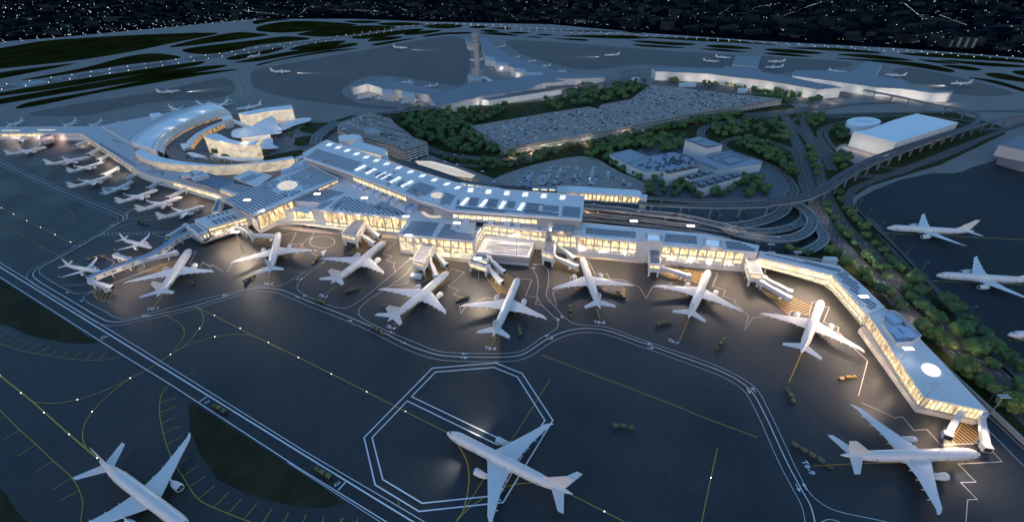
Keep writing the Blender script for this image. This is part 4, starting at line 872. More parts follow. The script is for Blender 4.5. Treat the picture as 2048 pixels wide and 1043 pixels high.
# --- gate houses (fixed piers) and jet bridges
def gate(label, s, z=13.5, zb=5.2, legs='', group='gate houses along the terminal front'):
    g, p = bld('gate_house', label, 'gate building', s, z, zb, M_wall, M_roof, par=.35, rt=.5, group=group)
    P4 = W(s, z); d = P4[1] - P4[0]; d2 = P4[2] - P4[1]; L2 = d2.length; L1 = d.length; ang = atan2(d.y, d.x)
    b = MB(); n = int(L2 / 2.6)
    for k in range(1, n):
        t = k / n; e = P4[0].lerp(P4[3], t); f = P4[1].lerp(P4[2], t); m_ = (e + f) / 2; b.box((m_.x, m_.y, z + .3), ((f - e).length - 2, 1.2, .45), atan2((f - e).y, (f - e).x))
    b.build('roof_panel_rows', M_pv, g)
    cc = centroid(P4)
    a, c = P4[3], P4[2]; fac(g, a, c, cc, z - 4.2, z - 1, 1, M_win2, .85, slat=1.1)
    for (a, c) in ((P4[1], P4[2]), (P4[0], P4[3])):
        fac(g, a.lerp(c, .55), c, cc, z - 3.8, z - 1.2, 2, M_win2, .8, slat=1.2)
    ins = outset(ccw([Vector((v.x, v.y, 0)) for v in P4]), -1.2)
    for v in ins:
        m_ = MB(); m_.box((v.x, v.y, zb / 2), (1.5, 1.5, zb), ang); m_.build('leg', M_wall, g)
    for t in (.33, .66):
        for A_, B_ in ((P4[0], P4[3]), (P4[1], P4[2])):
            v = A_.lerp(B_, t); v = v.lerp(cc, .15); m_ = MB(); m_.box((v.x, v.y, zb / 2), (.7, .7, zb), ang); m_.build('leg', M_wall, g)
    return g
gate('gate house with striped roof reaching toward the T6-3 airliner nose', 'P 713,436 731.6,439 711.6,472.6 682,466.4')
gate('gate house with striped roof reaching toward the T6-4 airliner nose', 'P 845.4,484 869.8,487 847.4,526 824,519')
gate('short gate house in front of the low annex hall, beside T6-5', 'T 870,550 1003,560 1000,612 860,600', 11.5)
gate('glassy outer gate house on many legs, nearest T6-5', 'T 815,600 990,655 1000,690 805,630', 10.5)
gate('gate house with striped roof between the annex hall and the T6-6 airliner', 'P 1094.5,469.3 1115,471.3 1108,509 1083.7,503.5')
gate('gate house with striped roof left of the T6-7 airliner', 'P 1298,488.6 1319,490.7 1322.5,528.7 1299,526.6')
gate('gate house with striped roof at the start of the bent concourse', 'P 1488,507.6 1511,511.8 1526,547.7 1501.8,545.6')
gate('small grey gate arm descending beside the T6-2 airliner', 'O 360,425 400,425 500,492 470,500', 10, 5.5)
gate('small tilted gate arm at the left of the high roof, by the left concourse', 'q 1258,170 1285,165 1265,235 1225,245', 10, 3)
def bridge(label, s, z=6.6, w_=3.2, group='jet bridges at the terminal six stands', lz=None):
    a, c = W(s, z); lz = z + 1.2 if lz is None else lz; a.z = lz; c.z = z; d = c - a; L = d.length; d.normalize(); ang = atan2(d.y, d.x)
    g = thing('jet_bridge', label, 'jet bridge', (a.x, a.y, 0), group)
    m1 = a + (c - a) * .52; m2 = a + (c - a) * .46
    b = MB(); b.beam([a, m1], w_ * .86, 2.9); b.build('inner_tunnel', M_white2, g)
    b = MB(); e = c - d * 1.8; b.beam([m2 + Vector((0, 0, .25)), e + Vector((0, 0, .25))], w_, 3.3); b.build('outer_tunnel', M_white2, g)
    b = MB(); b.tube((a.x, a.y, lz - 3.2), (a.x, a.y, lz + .5), 2.5, n=14); b.tube((a.x, a.y, 0), (a.x, a.y, lz - 3.2), .7, n=8); b.build('rotunda', M_white2, g)
    b = MB(); b.box((c.x, c.y, z - 1.3), (3.6, 4.2, 3.7), ang + .35); b.build('cab', M_white2, g)
    b = MB(); q_ = c + Vector((cos(ang + .35), sin(ang + .35), 0)) * 1.85; b.box((q_.x, q_.y, z - 1.2), (.2, 3.4, 2.8), ang + .35); b.build('cab_opening', M_metal, g)
    h = a + (c - a) * .74; n = Vector((-d.y, d.x, 0)); b = MB()
    for k in (-1, 1): v = h + n * k * 2.1; b.box((v.x, v.y, 2.6), (.5, .5, 4.2), ang)
    b.box((h.x, h.y, 1.0), (1, 5, .5), ang)
    sp = b.build('support_column', M_white2, g); b = MB()
    for k in (-1, 1): v = h + n * k * 2.1; b.tube((v.x - .25 * n.x, v.y - .25 * n.y, .55), (v.x + .25 * n.x, v.y + .25 * n.y, .55), .55, n=10)
    b.build('wheel', M_tyre, g)
for s, l in [('P 552,469 505,468', 'jet bridge leading to the T6-2 airliner nose'), ('P 730,452.6 757,470', 'upper jet bridge above the T6-3 hatching'), ('P 719,467.6 747,484', 'lower jet bridge nearest the T6-3 airliner'), ('P 869,503.5 891,527', 'right hand jet bridge over the T6-4 hatching'),
             ('P 859,517 872,549', 'left hand jet bridge over the T6-4 hatching'), ('P 978,516 1006,541', 'upper jet bridge over the T6-5 hatching'), ('P 976,534 1002,561', 'lower jet bridge over the T6-5 hatching'), ('P 1116,490 1147,514', 'upper jet bridge beside the T6-6 airliner'), ('P 1108,513 1153,530', 'lower jet bridge touching the T6-6 airliner nose'),
             ('P 1322,512 1371,524', 'upper jet bridge left of the T6-7 airliner'), ('P 1324,535 1377,549', 'lower jet bridge left of the T6-7 airliner'), ('P 1528,556 1581,581', 'right hand of two parallel jet bridges below the bent concourse'), ('P 1524,565 1579,593', 'left hand of two parallel jet bridges below the bent concourse'),
             ('P 1922.7,821 1897,867', 'left jet bridge from the pavilion end above the T6-9 nose'), ('P 1962.4,829.7 1975,891', 'right jet bridge from the pavilion end reaching the T6-9 nose'), ('P 284,521 350,503', 'jet bridge alongside the thin pier toward T6-1'), ('a 360,880 520,925', 'jet bridge at the outer tip of the thin pier'), ('a 690,690 570,645', 'jet bridge on the rear side of the thin pier'), ('a 1180,395 1030,480', 'jet bridge rear of the stepped block')]:
    if 'T6-2' in l: s = 'P 503,470 552,470'
    bridge(l, s)
k = 0
for s, l in [('R 190,375 155,412', 'leftmost, under the left concourse'), ('R 340,370 318,440', 'beside the rose coloured ramp'), ('R 700,400 600,440', 'at the inner corner of the left concourse'), ('R 800,462 705,508', 'second from the inner corner of the left concourse'), ('R 880,508 785,552', 'third from the inner corner of the left concourse'),
             ('R 935,622 828,672', 'fourth from the inner corner of the left concourse, with an elbow'), ('R 1100,655 995,708', 'fifth from the inner corner of the left concourse'), ('R 1288,722 1185,778', 'sixth from the inner corner of the left concourse'), ('R 1478,792 1345,852', 'seventh, nearest the west block of the terminal')]:
    bridge('jet bridge ' + l, s, 6.0, 3.0, 'jet bridges of the left concourse')
bx = thing('container', 'small white container beside the gate house of T6-4', 'container', P(*S('B 1280,135')[0], 0)); v = P(*S('B 1280,128')[0], 1.5)
b = MB(); b.box((v.x, v.y, 1.6), (9.5, 5, 2.9), -.15); b.build('body', M_white2, bx); b = MB(); 
for kx in range(-4, 5): b.box((v.x + kx * cos(-.15), v.y + kx * sin(-.15), 1.6), (.12, 5.15, 2.8), -.15)
b.build('rib', M_frame, bx)
# --- left concourse and its broad roof
lc, _ = bld('left_concourse', 'low pale concourse bent at a corner, with airliners nosed in along its lit wall', TS, 'P -200,252 0,254.5 200,252.6 263,288 270,303 275,320 325,340 375,346 436,379 480,391 459,394 345,362 305,352 275,341 163,267 0,266 -200,265', 10.5, 0, M_wall, M_roofg, par=.5)
cl = P(230, 285, 10)
for s, n in (('P 157,266.8 0,266', 9), ('P 163,267.5 275,341', 16), ('P 345,362.5 440,389', 10)):
    a, c = W(s, 10.5); cc_ = cl if n != 9 else P(80, 255, 10); fac(lc, a, c, cc_, 5.0, 9.0, n, M_win2, .9, slat=1.6)
for s in ('R 20,322 155,322', 'R 300,318 440,318'): pbox(lc, s, 10.5, 3, .8, 'glazed_roof_strip', M_stone)
slab(lc, 'R 310,390 370,350 425,350 415,395 340,412', 9, 5, 'ramp_housing', mat('rose_panel', (.50, .36, .34), .6))
m = MB()
for v, d in along(W('R 800,430 1100,605', 11), 7): m.box((v.x, v.y, 11.2), (1.6, 1.0, 1.3), .3)
m.build('roof_vents', M_pv, lc)
bt, _ = bld('broad_roof_hall', 'broad flat pale hall between the left concourse and the curved headhouse', TS, 'P 201,251.5 333,226 420,204 440,212 330,262 270,300 262,286', 13, 0, M_wall, M_roofg, par=.4)
slab(bt, 'R 1190,190 1275,180 1300,200 1215,225', 16, 3, 'roof_enclosure', M_roofw)
m = MB()
for s in ('R 1070,560 1120,548 1170,560', 'R 1110,600 1180,590 1230,640', 'R 900,400 960,420', 'R 1180,655 1300,650 1290,680'): m.beam(catmull(W(s, 10.9), 3), .8, .5, up=.5)
m.build('roof_duct', M_pv, lc)
# curved headhouse
def band(outer, inner, z, n=6): return catmull(W(outer, z), n) + catmull(W(inner, z), n)
OUTC = 'J 885,143 790,172 700,205 600,242 500,285 400,335 320,385 270,425 250,456'; INC = 'J 440,520 446,480 470,440 520,395 600,345 700,295 800,252 900,217 1000,186'
cres = band(OUTC, INC, 19)
ch_, _ = bld('curved_headhouse', 'crescent shaped terminal hall with smooth pale blue roof', TS, cres, 19, 0, M_wall, mat('roof_pale_blue', (.80, .86, .90), .45, var=.04, vs=.05), par=.5)
b = MB(); ol_ = catmull(W(OUTC, 19.2), 6); b.beam(offs(ol_, 3.5), .5, .3, up=.35); il_ = catmull(W(INC, 19.2), 6); b.beam(offs(il_, 3.5), .5, .3, up=.35); b.build('roof_seam', M_wallg, ch_)
rg, _ = bld('curbside_ring', 'lower curved inner roof of the crescent hall, glowing orange beneath', 'canopy', band('J 1003,192 900,224 800,259 700,302 600,352 522,402 474,446 452,484 448,522', 'J 500,538 508,500 530,460 575,418 640,375 720,333 800,298 900,265 1045,222', 11.5), 11.5, 0, M_concd, MATS['roof_pale_blue'], par=.3)
edge = catmull(W('J 500,538 508,500 530,460 575,418 640,375 720,333 800,298 900,265 1045,222', 11.5), 3)
for k in range(0, len(edge) - 1):
    fac(rg, edge[k], edge[k + 1], P(*S('J 440,380')[0], 13), 7.3, 10.6, 1, M_orangeglow, .96, out=.35, slat=2.5)
rr = thing('ring_road', 'raised dark curved roadway with cars inside the crescent hall', 'road', P(*S('J 560,520')[0], 0)); b = MB()
out_ = catmull(W('J 1040,218 880,262 740,312 625,375 555,432 520,490 530,545 580,585 700,608 880,612', 7), 5); in_ = catmull(W('J 900,606 780,590 690,552 648,500 665,435 740,375 860,318 980,278 1110,240', 7), 5)
b.prism(out_ + in_, 0, 7.0, 0, 1); b.build('deck', [M_concd, M_broad], rr)
b = MB(); 
for pl in (out_, in_): b.beam(pl, .4, .9, up=.9)
b.build('parapet', M_concd, rr)
b = MB(); cl_ = catmull(W('J 1075,229 930,270 800,320 690,385 610,440 585,500 610,545 680,575 890,608', 7), 5)
for o_ in (-7, -2.4, 2.4, 7): dashes(b, cl_, o_, 9, 2.4, .5, 7.1)
b.build('lane_marks', M_white, rr)
i2, _ = bld('inner_canopy', 'slim white curved canopy inside the ring road, lit orange below', 'canopy', S('J 690,450 760,390 860,335 975,288 1000,300 880,350 790,400 745,450 735,475 700,465'), 8, 0, M_orangeglow, M_roofw, par=0)
i3, _ = bld('inner_canopy', 'short white curved canopy at the lower end of the ring road', 'canopy', S('J 690,540 740,535 850,570 840,575 745,575'), 8, 0, M_wall, M_roofw, par=0)
sheet('inner_court', catmull(W('J 780,400 950,330 1120,300 1350,300 1560,310 1680,290 1850,300 1800,400 1650,500 1300,600 1000,590 800,560 700,490'), 3, True), .20, M_broad)
sheet('hotel_garden', catmull(W('J 1590,350 1650,310 1850,305 1830,345 1700,390'), 3, True), .26, M_lawn); sheet('hotel_garden', catmull(W('J 1560,430 1700,405 1690,470 1580,490'), 3, True), .26, M_lawn)
sheet('hotel_garden', catmull(W('J 1280,590 1480,540 1620,520 1600,560 1400,600'), 3, True), .26, M_lawn)
# long curved lit building
cb = thing('curved_lit_building', 'long curved building with pale blue roof and glowing stone front', 'building', P(*S('J 700,660')[0], 0))
top_b = catmull(W('J 285,528 325,512 420,552 560,592 760,622 1000,635 1300,608 1535,568', 18), 5); top_f = catmull(W('J 278,533 330,577 450,612 640,632 900,643 1200,628 1400,607 1552,586', 18), 5)
ol = top_f + list(reversed(top_b)); b = MB(); b.prism(ol, 17.4, 18.0); b.build('roof', MATS['roof_pale_blue'], cb)
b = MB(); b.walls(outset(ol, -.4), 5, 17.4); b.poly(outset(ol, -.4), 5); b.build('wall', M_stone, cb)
b = MB()
for v, d in along(top_f, 2.6): b.box((v.x, v.y, 11.2), (.22, .8, 12.2), atan2(d.y, d.x))
b.build('facade_fins', M_wall, cb)
for v, d in along(offs(top_f, 6), 42, 15): m = MB(); m.tube((v.x, v.y, 0), (v.x, v.y, 5), 1.2, n=8); m.build('column', M_conc, cb)
lb, _ = bld('stair_block', 'narrow glazed block joining the curved lit building to the terminal', 'building', S('J 1560,585 1610,560 1640,590 1575,610'), 20, 0, M_stone, M_roof, par=.3)
# hotels
for nm, s, z, l in (('h1', 'J 828,405 930,387 975,402 1030,432 1130,455 1270,445 1228,480 1100,475 960,452 870,428', 24, 'front curved hotel block with white roof and glowing stone wall'), ('h2', 'J 1105,225 1300,187 1530,160 1540,185 1522,190 1350,208 1160,242', 24, 'rear curved hotel block with white roof and glowing stone wall')):
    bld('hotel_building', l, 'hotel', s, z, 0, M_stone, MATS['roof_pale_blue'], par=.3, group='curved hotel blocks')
b = MB()
# winged shell pavilion
sh = thing('shell_pavilion', 'swooping white winged shell roofs between the two hotel blocks', 'building', P(*S('J 1250,380')[0], 0))
def shell(s, rise, name, ridge=None, base=7, n=26):
    pts = W(s, base + 2); cc_ = centroid(pts) if ridge is None else P(*S(ridge)[0], base + 2); pl = catmull(pts, 4, True); b = MB(); rings = []
    for k, t in enumerate((1.0, .8, .6, .4, .2, .02)):
        rings.append([(cc_.x + (v.x - cc_.x) * t, cc_.y + (v.y - cc_.y) * t, base + rise * (1 - t * t)) for v in pl])
    b.loft(rings); b.loft([[(x, y, base - .5) for x, y, z in rings[0]], rings[0]], caps=False); b.build(name, M_roofw, sh, smooth=False)
shell('J 1205,335 1120,338 1070,345 1045,375 1060,405 1130,412 1300,390 1440,375 1452,358 1330,338', 6, 'roof_shell'); shell('J 1205,332 1300,280 1385,243 1412,270 1422,330 1448,352', 9, 'roof_shell', base=9)
shell('J 1415,325 1440,285 1665,250 1678,275 1560,310 1450,352', 3, 'roof_shell', base=5); shell('J 1290,455 1310,425 1365,410 1385,470 1425,490 1280,498', 2, 'roof_shell', base=5)
b = MB(); bw_ = catmull(W('J 1120,405 1180,432 1290,432 1360,400 1300,385 1180,385', 7), 4, True); b.prism(bw_, 0, 6.9); b.build('glass_bowl', M_stone, sh)
b = MB(); b.beam(W('J 1035,270 1120,300 1205,335', 10), 5, 4); b.build('tube_passage', M_roofw, sh); 
bld('white_cube', 'small white rooftop cube at the start of the tube passage', 'building', 'J 965,255 1010,240 1055,245 1050,270 990,285', 14, 0, M_wall, M_roofw, par=.2)
bld('grey_cube', 'square grey kiosk on the ring road by the front hotel', 'kiosk', 'J 640,470 715,460 725,490 660,510', 11, 7, M_wallg, M_roofw, par=.2)
pg, _ = bld('arcade', 'low white arcade with open bays below the front hotel', 'arcade', 'J 880,565 910,562 1300,590 1310,600 1100,605', 7, 5.6, M_wall, M_roofw, par=0)
for v, d in along(W('J 890,570 1090,603', 5.6), 12): m = MB(); m.box((v.x, v.y, 2.8), (1, 1, 5.6), 0); m.build('column', M_wall, pg)
bld('grey_service_hall', 'flat dark grey hall between the left concourse and the terminal', 'building', 'P 356,354.5 415,346 470,363 437,379', 15, 0, M_wallg, mat('roof_slate', (.20, .23, .29), .6, var=.06, vs=.1), par=.5)
gh = [o for o in COL.objects if o.name.startswith('grey_service_hall')][0]
for s in ('J 655,715 735,708', 'J 735,740 860,710', 'J 720,690 800,700'): pbox(gh, s, 15, 9, 4, 'rooftop_unit', M_white2)
r1, _ = bld('service_hall', 'low hall with a row of dark roof strips left of the tilted high roof', 'building', 'P 466,355 499,340.5 545,352 515,374', 17, 0, M_wallg, M_roof, par=.5); stripes(r1, 'J 1110,755 1230,705 1300,720 1180,775', 'J 1130,750 1160,765', 17, 4, 1.6)
r2, _ = bld('service_hall', 'low hall with long dark roof strips and a lit edge, below the grey service hall', 'building', 'J 955,828 1040,780 1235,830 1115,888', 15, 0, M_wall, M_roof, par=.5); stripes(r2, 'J 975,825 1050,785 1220,830 1130,870', 'J 1030,790 1210,840', 15, 3.6, 1.4)
fac(r2, *W('J 955,828 1115,888', 15), P(*S('J 1100,800')[0], 15), 10, 14, 5, M_win2, .9)
# --- far terminals
def add_lamps(s, z=3, power=2600, r=.4, col=(1, .86, .68)):  # unseen point lamps added to brighten walls, roads and roofs
    if 'G 115' in s or 'I 700' in s: power *= 3.5
    if 'S 250' in s or 'S 1320' in s: power *= 3
    if 'N 660,450' in s: power *= 2.2
    for v in W(s, 0): point((v.x, v.y, z), power, col, .1, 'unseen_lamp')
M_far = mat('far_white_wall', (.48, .48, .49), .7, var=.06, vs=.05); M_farr = mat('far_roof', (.20, .225, .26), .7, var=.06, vs=.03)
bld('far_terminal', 'long pale far terminal below the control tower', TS, 'S 787,600 910,580 1100,515 1560,455 1720,435 1890,438 2046,445 M 0,110 120,105 320,115 440,122 440,140 150,150 0,150 S 1880,490 1700,505 1550,560 1250,600 1000,660 850,683', 16, 0, M_far, M_farr, par=.4, up=(45, 4200))
fp, _ = bld('far_pier', 'far pier stretching left with three airliners before it', 'pier', 'S 162,520 290,495 470,450 495,455 482,482 660,522 900,562 910,578 787,598 640,572 420,545 300,510 180,540', 15, 0, M_far, M_farr, par=.4, up=(26, 4200))
for s in ('S 410,545 500,560 510,592 415,580', 'S 575,565 680,585 670,615 580,600', 'S 600,490 665,490 665,500 610,505'): slab(fp, s, 15.3, 15, 'pier_box', M_far)
fd, _ = bld('far_pier', 'far diagonal pier running up to the right of the control tower', 'pier', 'S 1195,132 1240,138 1330,210 1450,290 1620,345 1900,432 1720,440 1570,420 1470,382 1320,330 1235,285 1215,200', 14, 0, M_far, M_farr, par=.4, up=(40, 4200, 9))
for s in ('S 1235,285 1320,300 1320,330 1238,320', 'S 1320,330 1430,345 1430,365 1325,362', 'S 1470,380 1570,395 1572,415 1475,412', 'S 1565,415 1700,420 1705,440 1565,445', 'S 1820,400 1890,400 1890,415 1820,415'): slab(fd, s, 14.3, 14, 'pier_box', M_far)
bld('far_block', 'small pale far block left of the control tower shaft', 'building', 'S 1082,150 1150,150 1158,205 1100,205', 14, 0, M_far, M_farr, par=.3)
bld('far_long_box', 'long white far box with glowing side above the dense trees', 'building', 'S 1212,632 1800,545 1852,552 1270,642', 11, 0, M_wall, M_farr, par=.3, up=(34, 2600))
tw = thing('control_tower', 'tall pale control tower with flared cab on twin slabs', 'control tower', P(955.5, 164, 0)); tb = P(955.5, 164, 0)
b = MB(); b.prism([tb + Vector(v) for v in ((-5, -6, 0), (4.5, -6, 0), (5, 7, 0), (-5, 7, 0))], 0, 76); b.prism([tb + Vector(v) for v in ((-13, 2, 0), (-5.1, 2, 0), (-5.1, 7, 0), (-13, 7, 0))], 0, 28); b.prism([tb + Vector(v) for v in ((5.1, 2, 0), (11, 2, 0), (11, 7, 0), (5.1, 7, 0))], 0, 25); b.build('shaft', M_tower, tw)
b = MB(); b.box(tb + Vector((0, 1, 79)), (12, 13, 5), 0); b.box(tb + Vector((-9, 1, 80)), (18, 9, 3), 0); b.build('service_floor', M_tower, tw)
b = MB(); b.loft([[(tb.x + r * cos(k * pi / 8), tb.y + 1 + r * sin(k * pi / 8), z) for k in range(16)] for r, z in ((5, 82), (5.5, 90), (8, 92), (9, 97), (9.5, 97.5), (9.5, 99), (4, 101))]); b.build('cab', M_tower, tw)
b = MB(); b.box(tb + Vector((0, 2, 104)), (5, 5, 6), 0); b.build('roof_box', M_farr, tw)
slab(tw, 'S 1098,440 1215,432 1225,470 1125,490', 12, 12, 'base_hall', M_far); slab(tw, 'S 1205,448 1230,445 1305,485 1270,490', 8, 8, 'base_arm', M_wall)
for s, z, l in (('G 97,463 600,465 900,480 1100,515 1350,570 1612,618 1420,635 1180,592 980,560 700,530 550,508 128,490', 19, 'long white far right terminal with glowing bent front'), ('I 205,325 300,320 640,340 690,310 790,248 915,268 855,362 1060,395 1115,415 1115,438 1220,458 1300,460 1330,480 1480,487 1455,500 1330,503 1310,500 1080,470 860,458 500,405 195,365', 17, 'far right terminal with a pier pointing up and bright zigzag front'),
                ('G 770,362 970,370 945,450 735,430', 9, 'small pale far block between two pairs of airliners'), ('G 675,448 950,466 975,488 670,470', 10, 'thin pale far link in front of the small block')):
    bld('far_terminal', l, TS, s, z, 0, M_far if z < 12 else M_wall, M_farr, par=.4, up=(55, 7000, 6) if z > 12 else None)
for s in ('M 1030,185 1165,180 1170,192 1035,198', 'M 1500,222 1580,228 1580,240 1505,240', 'M 650,145 670,138 712,138 712,152 655,155'):
    bld('white_hut', {'1030': 'long low white hut left of the far car park trees', '1500': 'short white hut by the olive trees', '650,': 'white hut beside the far guideway bend'}[s[2:6]], 'hut', s, 6, 0, M_wall, M_wall, par=0)
ab, _ = bld('station_hall', 'large plain white hall with bright lower wall beside the double guideway', 'building', S('N 682,333 780,322 1010,240 1185,190 1520,262 1020,423'), 21, 0, M_wall, MATS['roof_pale_blue'], par=.4, up=(28, 3800, 6))
b = MB(); oc = [P(*S('N 760,245')[0], 15)][0]; 
pts_o = [P(1536 + (765 + 138 * cos(t)) / 3.996, 180 + (252 + 36 * sin(t)) / 3.996, 15) for t in [k * pi / 16 for k in range(32)]]; pts_i = [P(1536 + (770 + 75 * cos(t)) / 3.996, 180 + (243 + 18 * sin(t)) / 3.996, 15) for t in [k * pi / 16 for k in range(32)]]
ov = thing('oval_hall', 'white oval hall with a sunken oval roof well behind the large white hall', 'building', oc)
b.walls(pts_o, 0, 15); n = 32
pts_o, pts_i = ccw(pts_o), ccw(pts_i)
for k in range(n): b.quad(*[(v.x, v.y, 15) for v in (pts_o[k], pts_o[(k + 1) % n], pts_i[(k + 1) % n], pts_i[k])])
b.walls(list(reversed(pts_i)), 9, 15); b.poly(pts_i, 9); b.build('body', MATS['roof_pale_blue'], ov)
eb, _ = bld('hangar_building', 'pale overhanging hangar cut by the right edge', 'hangar', 'N 1845,440 2000,370 2500,400 2500,560 2046,478', 24, 10, M_far, M_farr, par=.4)
b = MB(); b.prism(W('N 1850,530 2000,470 2500,480 2500,640 2046,590', 10), 0, 10); b.build('lower_wall', M_concd, eb)
# utility plant
for s, z, l in (('M 476,752 640,716 783,770 612,828', 10, 'white flat roofed plant building at the left of the utility group'), ('M 613,830 786,772 985,738 1165,800 1120,850 912,888 760,892', 11, 'plant building with dark machinery scattered over its roof'), ('M 1135,792 1430,728 1698,812 1690,828 1345,880', 11, 'wide plant building with a sunken roof court'), ('M 1080,642 1190,612 1380,678 1257,705', 19, 'tall white plant building with dark roof trays')):
    g, pz = bld('plant_building', l, 'building', s, z, 0, M_wall, mat('plant_roof', (.30, .34, .41), .6, var=.08, vs=.08), par=.6, group='utility plant buildings')
    b = MB(); zz = z + .1
    if z in (11,) and 'machinery' in l:
        for k in range(70):
            t = R(); v = P(*S('M %f,%f' % (720 + 480 * t + U(-40, 40), 800 + 20 * sin(t * 9) + U(-25, 60)))[0], z)
            if pip(v.x, v.y, outset(pz, -3)): b = MB(); b.box((v.x, v.y, z + .9), (U(1.2, 4.5), U(1, 2.4), 1.0), U(0, .4)); b.build('machinery', mat('machinery_slate', (.05, .06, .09), .6), g)
    elif z == 19:
        for s2 in ('M 1100,640 1190,618 1240,640 1150,660', 'M 1160,665 1250,645 1350,678 1260,698'): b.prism(W(s2, z), z + .05, z + .9)
        b.build('roof_tray', M_pv, g)
    elif 'court' in l:
        for s2 in ('M 1270,785 1440,742', 'M 1440,742 1600,790', 'M 1600,790 1420,840', 'M 1420,840 1270,785', 'M 1350,790 1460,765', 'M 1460,765 1560,795', 'M 1560,795 1430,832', 'M 1430,832 1350,790', 'M 1140,800 1320,880', 'M 1160,800 1340,870'): b.beam(W(s2, z), 1.6, .6, up=.9)
        b.build('roof_trench', M_pv, g)
for s, z, n, l in (('M 912,888 1160,845 1188,858 945,908', 16, 4, 'upper left of three with fans on top'), ('M 1080,935 1260,895 1305,905 1120,955', 11, 3, 'middle and smallest of three with fans on top'), ('M 1145,990 1480,905 1530,930 1205,1025', 11, 5, 'lowest and longest of three with fans on top')):
    g, pz = bld('cooling_block', 'white cooling block, ' + l, 'cooling unit', s, z, 0, M_wall, M_pv, par=.7, group='cooling blocks with fans')
    q4 = W(s, z); A_ = (q4[0] + q4[3]) / 2; B_ = (q4[1] + q4[2]) / 2
    for k in range(n):
        v = A_.lerp(B_, (k + .5) / n); m = MB(); m.tube((v.x, v.y, z + .02), (v.x, v.y, z + 1.5), 4.2, 3.8, n=18); f = m.build('fan_ring', M_metal, g)
        m = MB(); m.tube((v.x, v.y, z + 1.5), (v.x, v.y, z + 1.7), 1.6, n=10); 
        for j in range(5): m.box((v.x + cos(j * 1.257) * 1.9, v.y + sin(j * 1.257) * 1.9, z + 1.62), (3.2, .6, .12), j * 1.257)
        m.build('fan', M_conc, g)
# --- car parks
def garage(label, s, z, lv, group=None, name='parking_garage'):
    p = ccw(W(s, z)); c = centroid(p); g = thing(name, label, 'car park', (c.x, c.y, 0), group); h = z / lv
    for k in range(1, lv + 1):
        zz = h * k; b = MB(); b.prism(p, zz - .5, zz, 0); b.walls(outset(p, .25), zz - .9, zz + 1.0)
        ob = outset(p, .25); 
        for i in range(len(p)): j = (i + 1) % len(p); b.quad(*[(v.x, v.y, zz + 1.0) for v in (ob[i], ob[j], p[j], p[i])]); b.quad((p[i].x, p[i].y, zz), (p[j].x, p[j].y, zz), (p[j].x, p[j].y, zz + 1), (p[i].x, p[i].y, zz + 1))
        b.build('deck', [M_lot if k == lv else M_gar, M_gar], g)
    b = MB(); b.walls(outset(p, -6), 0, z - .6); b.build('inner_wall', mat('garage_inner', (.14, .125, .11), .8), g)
    ins = outset(p, -.6); b = MB()
    loop = ins + [ins[0]]
    for v, d in along(loop, 10, 1):
        b.box((v.x, v.y, z / 2), (.9, .9, z - .2), atan2(d.y, d.x))
    b.build('columns', M_gar, g)
    return g, p
g1, GP = garage('very long open deck car park with hundreds of cars on its roof', 'P 941.6,253 1100,226 1177.6,214.6 1196,219 1202.6,210 1260,200 1300,171 1345,174 1455,188 1564,199 1450,217.6 1375,230 1225,260 1100,282.6 1014,297.6', 11, 3)
g2, GQ = garage('angular dark multi storey car park behind the headhouse', 'P 675,247.5 735,225 782.7,238.8 789,247.5 812.7,264 825,275 855,286 808,301 775,287.6 727.6,275 675,259', 18, 5)
slab(g2, 'K 512,235 570,222 650,245 632,268 520,252', 23, 5, 'penthouse', M_wallg)
b = MB()
for s in ('K 380,235 510,262 620,270 860,300', 'K 630,205 850,265', 'K 440,160 560,140 740,190', 'K 340,250 500,290'): b.beam(W(s, 18), .9, .2, up=1.1)
b.build('ramp_kerb', M_void, g2)
b = MB()
for s in ('M 310,378 P 1225,260', 'M 385,395 540,545', 'M 640,320 1000,450', 'K 1900,150 2046,240'): b.beam(W(s, 11), .5, .2, up=.9)
b.build('expansion_kerb', M_gar, g1)
LOTP = catmull(W('P 1024,374 985,362 1000,352 1060,332 1099,322.5 1154,315.5 1174,316 1199,324 1219,335 1250,351 1288,367.6 1289,386 1200,384'), 1, True)
sheet('surface_lot', LOTP, .34, M_lot)
lw = thing('curved_kerb_wall', 'low curved retaining wall round the small car park by the station', 'wall', P(1174, 316, 0)); b = MB(); b.beam(catmull(W('P 985,362 1000,352 1060,332 1099,322.5 1140,315 1174,313.5 1199,321 1219,333 1250,349 1289,367 1290,386', 1.4), 4), .8, 1.4); b.build('coping', M_conc, lw)
sheet('ramp_entry', W('L 440,275 480,262 540,256 620,268 680,290 600,285 520,275'), .36, mat('ramp_tan', (.30, .24, .19), .7))
